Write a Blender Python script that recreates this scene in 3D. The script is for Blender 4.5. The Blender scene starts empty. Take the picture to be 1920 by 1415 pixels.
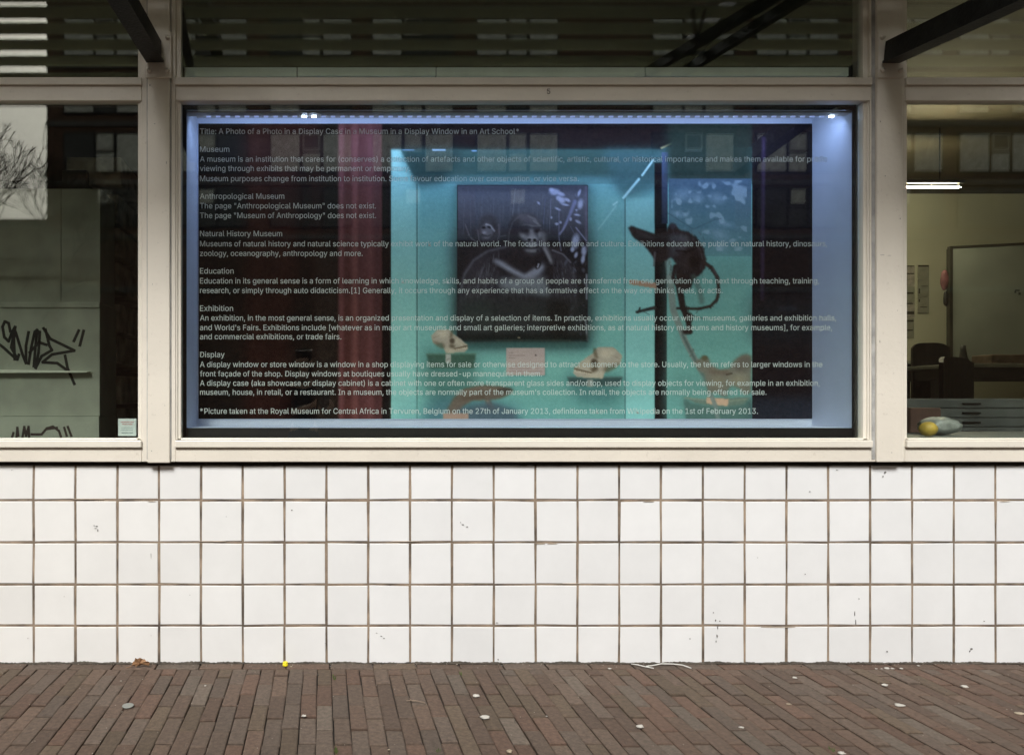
import bpy, bmesh, math, random
import numpy as np
from mathutils import Vector, Matrix
R = math.radians
sc = bpy.context.scene
C = sc.collection

# ------------------------------------------------------------------ camera, world, sun, exposure
F, XC, ZC, D = 1256.0, -0.9045, 1.2433, 3.2      # photo-pixel focal length, eye x / height, distance to the tiled wall
PX0, PY0 = 605.0, 755.0                           # where the eye's straight-ahead axis meets the photo
cam = bpy.data.cameras.new("camera")
cam.sensor_width = 36.0
cam.lens = F / 1920.0 * 36.0
cam.shift_x = (960.0 - PX0) / 1920.0
cam.shift_y = (PY0 - 707.5) / 1920.0
cam.clip_start, cam.clip_end = 0.02, 500.0
camo = bpy.data.objects.new("camera", cam)
camo.location = (XC, -D, ZC)
camo.rotation_euler = (R(90), 0, 0)
C.objects.link(camo)
sc.camera = camo

SUN_EL, SUN_AZ = 44.0, -15.0                      # azimuth measured from straight out of the facade, minus = left
world = bpy.data.worlds.new("World")
sc.world = world
world.use_nodes = True
wn = world.node_tree.nodes; wl = world.node_tree.links
bg = wn["Background"]
sky = wn.new("ShaderNodeTexSky")
sky.sky_type = 'NISHITA'
sky.sun_disc = False
sky.sun_elevation = R(SUN_EL)
sky.sun_rotation = R(180 - SUN_AZ)
sky.air_density = 1.0; sky.dust_density = 4.0; sky.ozone_density = 1.0
hs = wn.new("ShaderNodeHueSaturation")
hs.inputs['Saturation'].default_value = 0.12
tint = wn.new("ShaderNodeMix"); tint.data_type = 'RGBA'; tint.blend_type = 'MULTIPLY'
tint.inputs[0].default_value = 1.0
tint.inputs[7].default_value = (1.0, 0.955, 0.83, 1)
wl.new(sky.outputs[0], hs.inputs['Color'])
wl.new(hs.outputs[0], tint.inputs[6])
wl.new(tint.outputs[2], bg.inputs[0])
bg.inputs[1].default_value = 0.11
sun = bpy.data.lights.new("sun", 'SUN')
sun.energy = 2.5; sun.angle = R(15); sun.color = (1.0, 0.99, 0.98)
suno = bpy.data.objects.new("sun", sun)
sv = Vector((math.sin(R(SUN_AZ)) * math.cos(R(SUN_EL)), -math.cos(R(SUN_AZ)) * math.cos(R(SUN_EL)), math.sin(R(SUN_EL))))
suno.rotation_euler = sv.to_track_quat('Z', 'Y').to_euler()
suno.location = (-4, -10, 12)
C.objects.link(suno)

sc.render.engine = 'CYCLES'
sc.view_settings.view_transform = 'Standard'
sc.view_settings.look = 'None'
sc.view_settings.exposure = 0.58
sc.view_settings.gamma = 1.0
cy = sc.cycles
cy.use_denoising = True
cy.max_bounces = 9; cy.diffuse_bounces = 5; cy.glossy_bounces = 4; cy.transparent_max_bounces = 40
cy.sample_clamp_indirect = 6.0
cy.use_light_tree = True

rnd = random.Random(7)

# ------------------------------------------------------------------ helpers
def S(px, py, Y):
    """photo pixel -> world point on the depth Y"""
    k = (D + Y) / F
    return Vector((XC + (px - PX0) * k, Y, ZC - (py - PY0) * k))
def SX(px, Y): return XC + (px - PX0) * (D + Y) / F
def SZ(py, Y): return ZC - (py - PY0) * (D + Y) / F

ROOT = {}
def tag(o, label=None, cat=None, group=None, kind=None):
    if label: o['label'] = label
    if cat: o['category'] = cat
    if group: o['group'] = group
    if kind: o['kind'] = kind
    return o
def thing(name, label, cat, loc=(0, 0, 0), group=None):
    o = bpy.data.objects.new(name, None); C.objects.link(o)
    o.location = loc; o.empty_display_size = 0.1
    ROOT[o.name] = Vector(loc)
    return tag(o, label, cat, group)
def dup(root, loc, label=None, group=None):
    r = root.copy(); C.objects.link(r); r.location = loc
    ROOT[r.name] = Vector(loc)
    if label: r['label'] = label
    if group: r['group'] = group
    for ch in list(root.children):
        c = ch.copy(); C.objects.link(c); c.parent = r
        for g in list(ch.children):
            d = g.copy(); C.objects.link(d); d.parent = c
    return r

class MB:
    """collects shapes, links them as ONE mesh object"""
    def __init__(s):
        s.v = []; s.f = []; s.mi = []; s.smooth = []; s.col = []
        s.m = 0; s.c = None
    def add(s, vs, fs, smooth=False):
        o = len(s.v)
        s.v += [tuple(p) for p in vs]
        for f in fs:
            s.f.append([i + o for i in f]); s.mi.append(s.m); s.smooth.append(smooth)
        s.col += [s.c if s.c is not None else (1, 1, 1, 1)] * len(vs)
        return s
    def box(s, a, b, bev=0.0, rot=None):
        x0, x1 = sorted((a[0], b[0])); y0, y1 = sorted((a[1], b[1])); z0, z1 = sorted((a[2], b[2]))
        bm = bmesh.new()
        bmesh.ops.create_cube(bm, size=1.0)
        cx, cyy, cz = (x0 + x1) / 2, (y0 + y1) / 2, (z0 + z1) / 2
        for v in bm.verts:
            v.co = Vector((v.co.x * (x1 - x0), v.co.y * (y1 - y0), v.co.z * (z1 - z0)))
        if bev > 0:
            bev = min(bev, 0.45 * min(x1 - x0, y1 - y0, z1 - z0))
            bmesh.ops.bevel(bm, geom=list(bm.edges), offset=bev, segments=2, affect='EDGES', profile=0.5)
        M = Matrix.Translation((cx, cyy, cz))
        if rot is not None: M = M @ rot
        bm.verts.ensure_lookup_table()
        for i, v in enumerate(bm.verts): v.index = i
        vs = [M @ v.co for v in bm.verts]
        fs = [[v.index for v in f.verts] for f in bm.faces]
        bm.free()
        return s.add(vs, fs)
    def quad(s, a, b, c, d): return s.add([a, b, c, d], [[0, 1, 2, 3]])
    def tube(s, pts, r, seg=8, caps=True):
        pts = [Vector(p) for p in pts]
        rs = r if isinstance(r, (list, tuple)) else [r] * len(pts)
        vs, fs = [], []
        up = Vector((0.13, 0.21, 0.97))
        for i, p in enumerate(pts):
            t = (pts[min(i + 1, len(pts) - 1)] - pts[max(i - 1, 0)]).normalized()
            if abs(t.dot(up)) > 0.95: up = Vector((0.97, 0.1, 0.2))
            a = t.cross(up).normalized(); b = t.cross(a).normalized()
            for k in range(seg):
                th = 2 * math.pi * k / seg
                vs.append(p + (a * math.cos(th) + b * math.sin(th)) * rs[i])
        for i in range(len(pts) - 1):
            for k in range(seg):
                k2 = (k + 1) % seg
                fs.append([i * seg + k, i * seg + k2, (i + 1) * seg + k2, (i + 1) * seg + k])
        if caps:
            fs.append(list(range(seg))[::-1]); n = (len(pts) - 1) * seg
            fs.append([n + k for k in range(seg)])
        return s.add(vs, fs, smooth=seg > 5)
    def bar(s, p, q, w, h):
        """rectangular bar between two points, h measured mostly upward"""
        p, q = Vector(p), Vector(q); t = (q - p).normalized()
        a = t.cross(Vector((0, 0, 1)))
        a = a.normalized() if a.length > 1e-4 else Vector((1, 0, 0))
        b = a.cross(t).normalized()
        vs = []
        for e in (p, q):
            for (i, j) in ((-1, -1), (1, -1), (1, 1), (-1, 1)):
                vs.append(e + a * (i * w / 2) + b * (j * h / 2))
        return s.add(vs, [[0, 1, 2, 3], [7, 6, 5, 4], [0, 4, 5, 1], [1, 5, 6, 2], [2, 6, 7, 3], [3, 7, 4, 0]])
    def ball(s, c, r, sx=1, sy=1, sz=1, u=16, v=10, jit=0.0):
        vs, fs = [], []
        c = Vector(c)
        for i in range(v + 1):
            ph = math.pi * i / v
            for k in range(u):
                th = 2 * math.pi * k / u
                j = 1 + (rnd.uniform(-jit, jit) if 0 < i < v else 0)
                vs.append(c + Vector((math.sin(ph) * math.cos(th) * r * sx * j, math.sin(ph) * math.sin(th) * r * sy * j, math.cos(ph) * r * sz * j)))
        for i in range(v):
            for k in range(u):
                k2 = (k + 1) % u
                fs.append([i * u + k, (i + 1) * u + k, (i + 1) * u + k2, i * u + k2])
        return s.add(vs, fs, smooth=True)
    def lathe(s, c, prof, seg=20):
        c = Vector(c); vs, fs = [], []
        for (r, z) in prof:
            for k in range(seg):
                th = 2 * math.pi * k / seg
                vs.append(c + Vector((r * math.cos(th), r * math.sin(th), z)))
        for i in range(len(prof) - 1):
            for k in range(seg):
                k2 = (k + 1) % seg
                fs.append([i * seg + k, i * seg + k2, (i + 1) * seg + k2, (i + 1) * seg + k])
        fs.append(list(range(seg))[::-1]); n = (len(prof) - 1) * seg
        fs.append([n + k for k in range(seg)])
        return s.add(vs, fs, smooth=True)
    def build(s, name, mats, parent=None, colname=None):
        me = bpy.data.meshes.new(name)
        off = Vector((0, 0, 0))
        if parent is not None:
            off = ROOT.get(parent.name, off)
        if parent is not None and off.length > 0:
            me.from_pydata([(p[0] - off.x, p[1] - off.y, p[2] - off.z) for p in s.v], [], s.f)
        else:
            me.from_pydata(s.v, [], s.f)
        for m in (mats if isinstance(mats, (list, tuple)) else [mats]): me.materials.append(m)
        me.polygons.foreach_set('material_index', s.mi)
        me.polygons.foreach_set('use_smooth', s.smooth)
        if colname:
            at = me.color_attributes.new(colname, 'FLOAT_COLOR', 'POINT')
            at.data.foreach_set('color', np.array(s.col, dtype=np.float32).ravel())
        me.update()
        bm = bmesh.new(); bm.from_mesh(me)
        bmesh.ops.recalc_face_normals(bm, faces=bm.faces); bm.to_mesh(me); bm.free()
        o = bpy.data.objects.new(name, me); C.objects.link(o)
        if parent is not None:
            o.parent = parent
            ROOT[o.name] = off
        return o

def lin(c):
    c = np.asarray(c, float) / 255.0
    return np.where(c <= 0.04045, c / 12.92, ((c + 0.055) / 1.055) ** 2.4)

# ------------------------------------------------------------------ materials
def mat(name, col, rough=0.6, var=0.0, vscale=6.0, bump=0.0, bscale=60.0, metal=0.0, spec=0.5, col2=None, dscale=None, dcol=None, damt=0.0):
    m = bpy.data.materials.new(name); m.use_nodes = True
    nt = m.node_tree; n = nt.nodes; l = nt.links
    p = n["Principled BSDF"]
    p.inputs['Roughness'].default_value = rough
    p.inputs['Metallic'].default_value = metal
    p.inputs['Specular IOR Level'].default_value = spec
    tc = n.new("ShaderNodeTexCoord")
    out = None
    c1 = (*col, 1)
    if var > 0 or col2 is not None:
        nz = n.new("ShaderNodeTexNoise"); nz.inputs['Scale'].default_value = vscale; nz.inputs['Detail'].default_value = 6
        l.new(tc.outputs['Object'], nz.inputs['Vector'])
        rp = n.new("ShaderNodeValToRGB")
        rp.color_ramp.elements[0].position = 0.32; rp.color_ramp.elements[1].position = 0.68
        a = col2 if col2 is not None else tuple(x * (1 - var) for x in col)
        b = col if col2 is not None else tuple(min(1, x * (1 + var)) for x in col)
        rp.color_ramp.elements[0].color = (*a, 1); rp.color_ramp.elements[1].color = (*b, 1)
        l.new(nz.outputs['Fac'], rp.inputs[0])
        out = rp.outputs[0]
    if dcol is not None:
        nd = n.new("ShaderNodeTexNoise"); nd.inputs['Scale'].default_value = dscale or 30; nd.inputs['Detail'].default_value = 8; nd.inputs['Roughness'].default_value = 0.7
        l.new(tc.outputs['Object'], nd.inputs['Vector'])
        rd = n.new("ShaderNodeValToRGB")
        rd.color_ramp.elements[0].position = 0.60; rd.color_ramp.elements[1].position = 0.78
        rd.color_ramp.elements[0].color = (0, 0, 0, 1); rd.color_ramp.elements[1].color = (damt, damt, damt, 1)
        l.new(nd.outputs['Fac'], rd.inputs[0])
        mx = n.new("ShaderNodeMix"); mx.data_type = 'RGBA'
        l.new(rd.outputs[0], mx.inputs[0])
        if out is not None: l.new(out, mx.inputs[6])
        else: mx.inputs[6].default_value = c1
        mx.inputs[7].default_value = (*dcol, 1)
        out = mx.outputs[2]
    if out is not None: l.new(out, p.inputs['Base Color'])
    else: p.inputs['Base Color'].default_value = c1
    if bump > 0:
        nb = n.new("ShaderNodeTexNoise"); nb.inputs['Scale'].default_value = bscale; nb.inputs['Detail'].default_value = 5
        l.new(tc.outputs['Object'], nb.inputs['Vector'])
        bp = n.new("ShaderNodeBump"); bp.inputs['Strength'].default_value = bump; bp.inputs['Distance'].default_value = 0.01
        l.new(nb.outputs['Fac'], bp.inputs['Height']); l.new(bp.outputs[0], p.inputs['Normal'])
    return m

def vmat(name, attr, rough=0.6, var=0.15, vscale=40.0, bump=0.2, bscale=150.0, spec=0.5, fine=None):
    """base colour from a colour attribute, broken up with noise"""
    m = bpy.data.materials.new(name); m.use_nodes = True
    nt = m.node_tree; n = nt.nodes; l = nt.links
    p = n["Principled BSDF"]; p.inputs['Roughness'].default_value = rough; p.inputs['Specular IOR Level'].default_value = spec
    at = n.new("ShaderNodeAttribute"); at.attribute_name = attr
    tc = n.new("ShaderNodeTexCoord")
    out = at.outputs['Color']
    if var > 0:
        nz = n.new("ShaderNodeTexNoise"); nz.inputs['Scale'].default_value = vscale; nz.inputs['Detail'].default_value = 7; nz.inputs['Roughness'].default_value = 0.65
        l.new(tc.outputs['Object'], nz.inputs['Vector'])
        mr = n.new("ShaderNodeMapRange"); mr.inputs[1].default_value = 0.25; mr.inputs[2].default_value = 0.75
        mr.inputs[3].default_value = 1 - var; mr.inputs[4].default_value = 1 + var
        l.new(nz.outputs['Fac'], mr.inputs[0])
        vm = n.new("ShaderNodeVectorMath"); vm.operation = 'MULTIPLY'
        l.new(out, vm.inputs[0]); l.new(mr.outputs[0], vm.inputs[1])
        out = vm.outputs[0]
    l.new(out, p.inputs['Base Color'])
    if bump > 0:
        nb = n.new("ShaderNodeTexNoise"); nb.inputs['Scale'].default_value = bscale; nb.inputs['Detail'].default_value = 6
        l.new(tc.outputs['Object'], nb.inputs['Vector'])
        bp = n.new("ShaderNodeBump"); bp.inputs['Strength'].default_value = bump; bp.inputs['Distance'].default_value = 0.004
        l.new(nb.outputs['Fac'], bp.inputs['Height']); l.new(bp.outputs[0], p.inputs['Normal'])
    return m

def emit(name, col, st):
    m = bpy.data.materials.new(name); m.use_nodes = True
    n = m.node_tree.nodes
    p = n["Principled BSDF"]
    p.inputs['Base Color'].default_value = (0.8, 0.8, 0.8, 1)
    p.inputs['Emission Color'].default_value = (*col, 1); p.inputs['Emission Strength'].default_value = st
    return m

def glass(name, base=0.045, tintc=(0.968, 0.982, 0.97)):
    m = bpy.data.materials.new(name); m.use_nodes = True
    nt = m.node_tree; n = nt.nodes; l = nt.links
    n.remove(n["Principled BSDF"])
    tr = n.new("ShaderNodeBsdfTransparent"); tr.inputs[0].default_value = (*tintc, 1)
    gl = n.new("ShaderNodeBsdfGlossy"); gl.inputs['Roughness'].default_value = 0.0
    gl.inputs['Color'].default_value = (1, 1, 1, 1)
    lw = n.new("ShaderNodeLayerWeight"); lw.inputs[0].default_value = 0.5
    pw = n.new("ShaderNodeMath"); pw.operation = 'POWER'; pw.inputs[1].default_value = 5.0
    ml = n.new("ShaderNodeMath"); ml.operation = 'MULTIPLY_ADD'; ml.inputs[1].default_value = 0.9; ml.inputs[2].default_value = base
    mx = n.new("ShaderNodeMixShader")
    l.new(lw.outputs['Facing'], pw.inputs[0]); l.new(pw.outputs[0], ml.inputs[0]); l.new(ml.outputs[0], mx.inputs[0])
    l.new(tr.outputs[0], mx.inputs[1]); l.new(gl.outputs[0], mx.inputs[2])
    l.new(mx.outputs[0], n["Material Output"].inputs[0])
    return m

M = {}
M['paint'] = mat('cream_paint', (0.71, 0.665, 0.585), 0.42, var=0.05, vscale=3.0, bump=0.12, bscale=45, dcol=(0.22, 0.18, 0.13), dscale=42, damt=0.42)
M['paint2'] = mat('cream_paint_beads', (0.73, 0.69, 0.61), 0.38, var=0.04, vscale=5.0, bump=0.08, bscale=60, dcol=(0.22, 0.19, 0.15), dscale=70, damt=0.4)
M['black'] = mat('black_board', (0.006, 0.006, 0.0065), 0.55, var=0.2, vscale=30)
M['gap'] = mat('shaded_gap', (0.012, 0.009, 0.007), 0.9, var=0.5, vscale=18, bump=0.6, bscale=40, dcol=(0.12, 0.09, 0.06), dscale=14, damt=0.7)  # near-black colour holds the shade under the frame overhang
M['tile'] = vmat('glazed_white_tile', 'tone', rough=0.2, var=0.045, vscale=4.0, bump=0.03, bscale=14)
M['grout'] = mat('cement_grout', (0.36, 0.275, 0.20), 0.9, col2=(0.085, 0.066, 0.052), vscale=7.5, bump=0.5, bscale=200)
M['scuff'] = mat('grey_scuff', (0.17, 0.165, 0.155), 0.8, var=0.5, vscale=300)
M['brick'] = vmat('clay_paver', 'tone', rough=0.75, var=0.38, vscale=55, bump=0.8, bscale=150, spec=0.3)
M['joint'] = mat('sandy_joint', (0.035, 0.029, 0.023), 0.95, col2=(0.012, 0.010, 0.008), vscale=60, bump=0.8, bscale=250)
M['steel'] = mat('dark_painted_steel', (0.010, 0.0095, 0.009), 0.5, var=0.5, vscale=25, bump=0.25, bscale=80, dcol=(0.05, 0.045, 0.04), dscale=20, damt=0.4)
M['stay'] = mat('grey_green_steel', (0.075, 0.085, 0.07), 0.6, var=0.3, vscale=10)
M['slat'] = mat('olive_slat', (0.62, 0.65, 0.44), 0.6, var=0.12, vscale=4)
M['glass'] = glass('window_glass')
M['led_tinted_mdf'] = mat('led_tinted_lining', (0.54, 0.585, 0.70), 0.55, var=0.03, vscale=8)  # blue LED glow mixed into the lining's own colour
M['lipgrey'] = mat('grey_lining', (0.42, 0.39, 0.36), 0.6, var=0.05, vscale=8)
M['paleboard'] = mat('pale_green_board', (0.80, 0.86, 0.80), 0.6, var=0.08, vscale=6)
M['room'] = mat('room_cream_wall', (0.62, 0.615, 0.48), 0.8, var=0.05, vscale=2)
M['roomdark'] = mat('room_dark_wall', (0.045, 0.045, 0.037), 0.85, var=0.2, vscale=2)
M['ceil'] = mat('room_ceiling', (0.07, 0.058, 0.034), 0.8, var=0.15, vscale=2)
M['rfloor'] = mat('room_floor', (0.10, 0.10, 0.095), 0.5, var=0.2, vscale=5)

def vinyl():
    m = bpy.data.materials.new('white_vinyl'); m.use_nodes = True
    nt = m.node_tree; n = nt.nodes; l = nt.links
    n.remove(n["Principled BSDF"])
    d = n.new("ShaderNodeBsdfDiffuse"); d.inputs[0].default_value = (0.88, 0.91, 0.90, 1)
    t = n.new("ShaderNodeBsdfTranslucent"); t.inputs[0].default_value = (0.74, 0.78, 0.80, 1)
    x = n.new("ShaderNodeMixShader"); x.inputs[0].default_value = 0.38
    l.new(d.outputs[0], x.inputs[1]); l.new(t.outputs[0], x.inputs[2]); l.new(x.outputs[0], n["Material Output"].inputs[0])
    return m
M['vinyl'] = vinyl()

# ------------------------------------------------------------------ ground
g = MB(); g.quad((-90, -90, -0.16), (90, -90, -0.16), (90, 60, -0.16), (-90, 60, -0.16))
tag(g.build('ground', mat('asphalt', (0.055, 0.053, 0.05), 0.85, var=0.2, vscale=3, bump=0.4, bscale=80)), 'dark asphalt street ground beyond the brick pavement', 'ground', kind='structure')
g = MB(); g.box((-14, -4.6, -0.15), (14, -0.02, -0.014))
tag(g.build('pavement_bed', M['joint']), 'dark sandy bed between the brown pavers', 'pavement', kind='structure')
g = MB()
for i in range(-14, 14):
    g.box((i + 0.004, -4.78, -0.155), (i + 0.996, -4.605, 0.004), 0.012)
tag(g.build('kerb', mat('kerb_concrete', (0.24, 0.23, 0.215), 0.85, var=0.12, vscale=8, bump=0.3)), 'grey concrete kerb along the street side of the pavement', 'kerb', kind='structure')

# brick pavers, long side away from the wall, joints staggered, one soldier course along the wall
BR = [(0.102, 0.074, 0.060), (0.107, 0.080, 0.065), (0.098, 0.074, 0.061), (0.106, 0.083, 0.069), (0.102, 0.083, 0.071), (0.109, 0.075, 0.060), (0.101, 0.080, 0.062)]
def brick(mb, x0, x1, y0, y1, jz=0.0025):
    c = rnd.choice(BR); k = rnd.uniform(0.84, 1.14)
    if rnd.random() < 0.05: c = (0.112, 0.096, 0.083)
    mb.c = (c[0] * k * 1.08, c[1] * k, c[2] * k * .93, 1)
    j = lambda: rnd.uniform(-0.0022, 0.0022)
    b = rnd.uniform(0.0035, 0.006); z = rnd.uniform(-jz, jz)
    tx, ty = rnd.uniform(-0.012, 0.012), rnd.uniform(-0.008, 0.008)
    cs = [(x0 + j(), y0 + j()), (x1 + j(), y0 + j()), (x1 + j(), y1 + j()), (x0 + j(), y1 + j())]
    mx, my = (x0 + x1) / 2, (y0 + y1) / 2
    H = lambda x, y: z + (x - mx) * tx + (y - my) * ty
    top = [(x + (b if x < mx else -b), y + (b if y < my else -b)) for x, y in cs]
    vs = [(x, y, H(x, y) - 0.016) for x, y in cs] + [(x, y, H(x, y) - b * 0.6) for x, y in cs] + [(x, y, H(x, y)) for x, y in top]
    fs = [[8, 9, 10, 11]]
    for q in range(4):
        q2 = (q + 1) % 4
        fs += [[q, q2, 4 + q2, 4 + q], [4 + q, 4 + q2, 8 + q2, 8 + q]]
    mb.add(vs, fs)
pv = MB()
x = -6.2
while x < 6.2:                                     # soldier course against the wall
    L = 0.203
    brick(pv, x + 0.002, x + L - 0.002, -0.064, -0.002, 0.0015)
    x += L + 0.002
BW, BL = 0.0655, 0.207
ncol = int(12.6 / BW)
for i in range(ncol):
    x0 = -6.3 + i * BW
    near = -2.6 < x0 < 2.8
    y = -0.067
    first = (0.070 if i % 2 else 0.170) + rnd.uniform(-0.010, 0.010)
    if rnd.random() < 0.12: first += rnd.choice((-0.03, 0.03))
    while y > -4.55:
        L = first if first else BL + rnd.uniform(-.004, .004)
        first = None
        g2 = rnd.uniform(0.0022, 0.0048)
        brick(pv, x0 + g2 * 0.5, x0 + BW - g2 * 0.5, max(y - L, -4.595) + rnd.uniform(0.006, 0.0105), y - 0.001)
        y -= L
tag(pv.build('pavement', M['brick'], colname='tone'), 'brown clay brick pavement laid in rows running out from the tiled wall', 'pavement', kind='structure')

# ------------------------------------------------------------------ tiled wall
tw = thing('tiled_wall', 'low white tiled wall with brown grout under the windows', 'wall', (0, 0, 0))
gx = [SX(63 + 78.45 * k, 0) for k in range(-18, 42)]
gz = [SZ(y, 0) for y in (1244.5, 1172.5, 1095.5, 1016.5, 937.5, 870.5)]
gz[0] = -0.02
mb = MB(); mb.box((-6.0, 0.0022, -0.1), (6.0, 0.30, gz[5] - 0.004))
mb.build('mortar_bed', M['grout'], tw)
mb = MB()
for i in range(len(gx) - 1):
    for r in range(5):
        j = lambda s=0.0017: rnd.uniform(-s, s)
        gw = 0.0054
        x0, x1, z0, z1 = gx[i] + gw, gx[i + 1] - gw, gz[r] + gw, gz[r + 1] - gw
        cs = [(x0 + j(), z0 + j()), (x1 + j(), z0 + j()), (x1 + j(), z1 + j()), (x0 + j(), z1 + j())]
        warm = max(0, min(1, (-gx[i] - 0.6) / 2.2)); k = rnd.uniform(0.955, 1.01)  # tiles further left tinted warmer, sky light from that side painted in
        mb.c = (0.775 * k, (0.783 - 0.015 * warm) * k, (0.795 - 0.045 * warm) * k, 1)
        mx, mz = (x0 + x1) / 2, (z0 + z1) / 2
        yo = rnd.uniform(-0.0007, 0.0007); tx, tz = rnd.uniform(-0.011, 0.011), rnd.uniform(-0.011, 0.011)
        Yf = lambda x, z, o: -0.0005 + yo + (x - mx) * tx + (z - mz) * tz + o
        b = 0.0022
        top = [(x + (b if x < mx else -b), z + (b if z < mz else -b)) for x, z in cs]
        vs = [(x, 0.007, z) for x, z in cs] + [(x, Yf(x, z, 0.0018), z) for x, z in cs] + [(x, Yf(x, z, 0), z) for x, z in top]
        fs = [[8, 9, 10, 11]]
        for q in range(4):
            q2 = (q + 1) % 4
            fs += [[q, q2, 4 + q2, 4 + q], [4 + q, 4 + q2, 8 + q2, 8 + q]]
        mb.add(vs, fs)
mb.build('tiles', M['tile'], tw, colname='tone')
# dirt caught along the foot of the wall
vs, fs = [], []
nn = 900
for i in range(nn):
    x = -3.2 + 6.4 * i / (nn - 1); h = 0.002 + 0.006 * abs(math.sin(x * 5.3) * math.sin(x * 17.7)) + rnd.uniform(0, 0.004)
    vs += [(x, -0.010 - rnd.uniform(0, 0.005), 0.0015), (x, -0.0035, h), (x, 0.004, h), (x, 0.004, -0.012)]
for i in range(nn - 1):
    a = i * 4; b = a + 4
    fs += [[a, b, b + 1, a + 1], [a + 1, b + 1, b + 2, a + 2], [a + 3, b + 3, b, a]]
dd_ = MB(); dd_.add(vs, fs); dd_.build('foot_dirt', mat('wall_foot_dirt', (0.10, 0.085, 0.068), 0.95, col2=(0.04, 0.034, 0.028), vscale=25, bump=0.6, bscale=200), tw)
mb = MB()
for q in range(15):
    r = rnd.randrange(1, 5); x = rnd.uniform(-2.6, 2.6); L = rnd.uniform(.03, .17); z = gz[r] + rnd.choice((-1, 1)) * .0055
    nn = 12; up, lo = [], []
    for i in range(nn):
        t = i / (nn - 1); w = .0015 * math.sin(math.pi * t) * rnd.uniform(.3, 1.0) + .0003
        up.append((x + L * t, -.0036, z + w)); lo.append((x + L * t, -.0036, z - w))
    vs = up + lo + [(a, -.001, c) for a, b, c in up] + [(a, -.001, c) for a, b, c in lo]
    fs = []
    for i in range(nn - 1):
        fs += [[i, i + 1, nn + i + 1, nn + i], [i, 2 * nn + i, 2 * nn + i + 1, i + 1], [nn + i, nn + i + 1, 3 * nn + i + 1, 3 * nn + i]]
    mb.add(vs, fs)
mb.build('grout_stain', mat('grout_smear', (.62, .53, .43), .9, col2=(.48, .40, .31), vscale=40), tw)
# scuffs and chips on the glaze (each a thin flake)
mb = MB()
def flake(px, py, w, h, n=9):
    p = S(px, py, -0.0042); pts = []
    for k in range(n):
        a = 2 * math.pi * k / n; q = rnd.uniform(0.55, 1.1)
        pts.append((p.x + math.cos(a) * w * q / 785, p.y, p.z + math.sin(a) * h * q / 785))
    m = len(pts)
    vs = pts + [(a[0], -0.002, a[2]) for a in pts]
    mb.add(vs, [list(range(m))] + [[i, (i + 1) % m, m + (i + 1) % m, m + i] for i in range(m)])
for (px, py, w, h) in [(181, 986, 5, 2.4), (183, 994, 2, 6), (176, 985, 3, 1.2), (179, 990, 6, 1), (547, 956, 3.4, 2.4), (424, 968, 1.6, 1.6), (715, 1192, 5, 1.4), (720, 1196, 4, 1.2), (706, 1186, 4, 0.8),
                       (868, 983, 5, 1.4), (876, 987, 4, 1.6), (864, 979, 1.2, 4), (1338, 1148, 2, 3), (1342, 1163, 2.6, 5), (1346, 1176, 2, 8), (1345, 1192, 3, 8), (1343, 1202, 2, 4), (1350, 1164, 3, 2.4),
                       (1603, 1150, 1.4, 10), (1605, 1166, 1.4, 12), (1611, 1122, 1.2, 3), (1822, 1216, 5, 5), (1819, 1220, 2, 4), (1664, 1221, 3, 3), (932, 1167, 6, 1.6), (990, 1174, 4, 1.2), (1570, 881, 5, 1.2),
                       (1294, 1197, 2, 3), (1660, 885, 5, 5), (1656, 893, 2, 4), (283, 1041, 0.8, 14), (1846, 1164, 3, 2), (934, 1236, 3, 3), (1519, 921, 4, 1), (52, 1196, 1.6, 1.6), (120, 1118, 1.4, 1.4),
                       (610, 1206, 1.4, 1.4), (356, 1115, 1.4, 1.4), (283, 1191, 1.4, 1.4), (1421, 1045, 1.4, 1.2), (1510, 1076, 2, 2.2), (22, 881, 1.6, 1.2), (411, 873, 3, 1.4)]:
    flake(px, py, w * 0.9, h * 0.9)
mb.build('scuff_marks', M['scuff'], tw)

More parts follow.
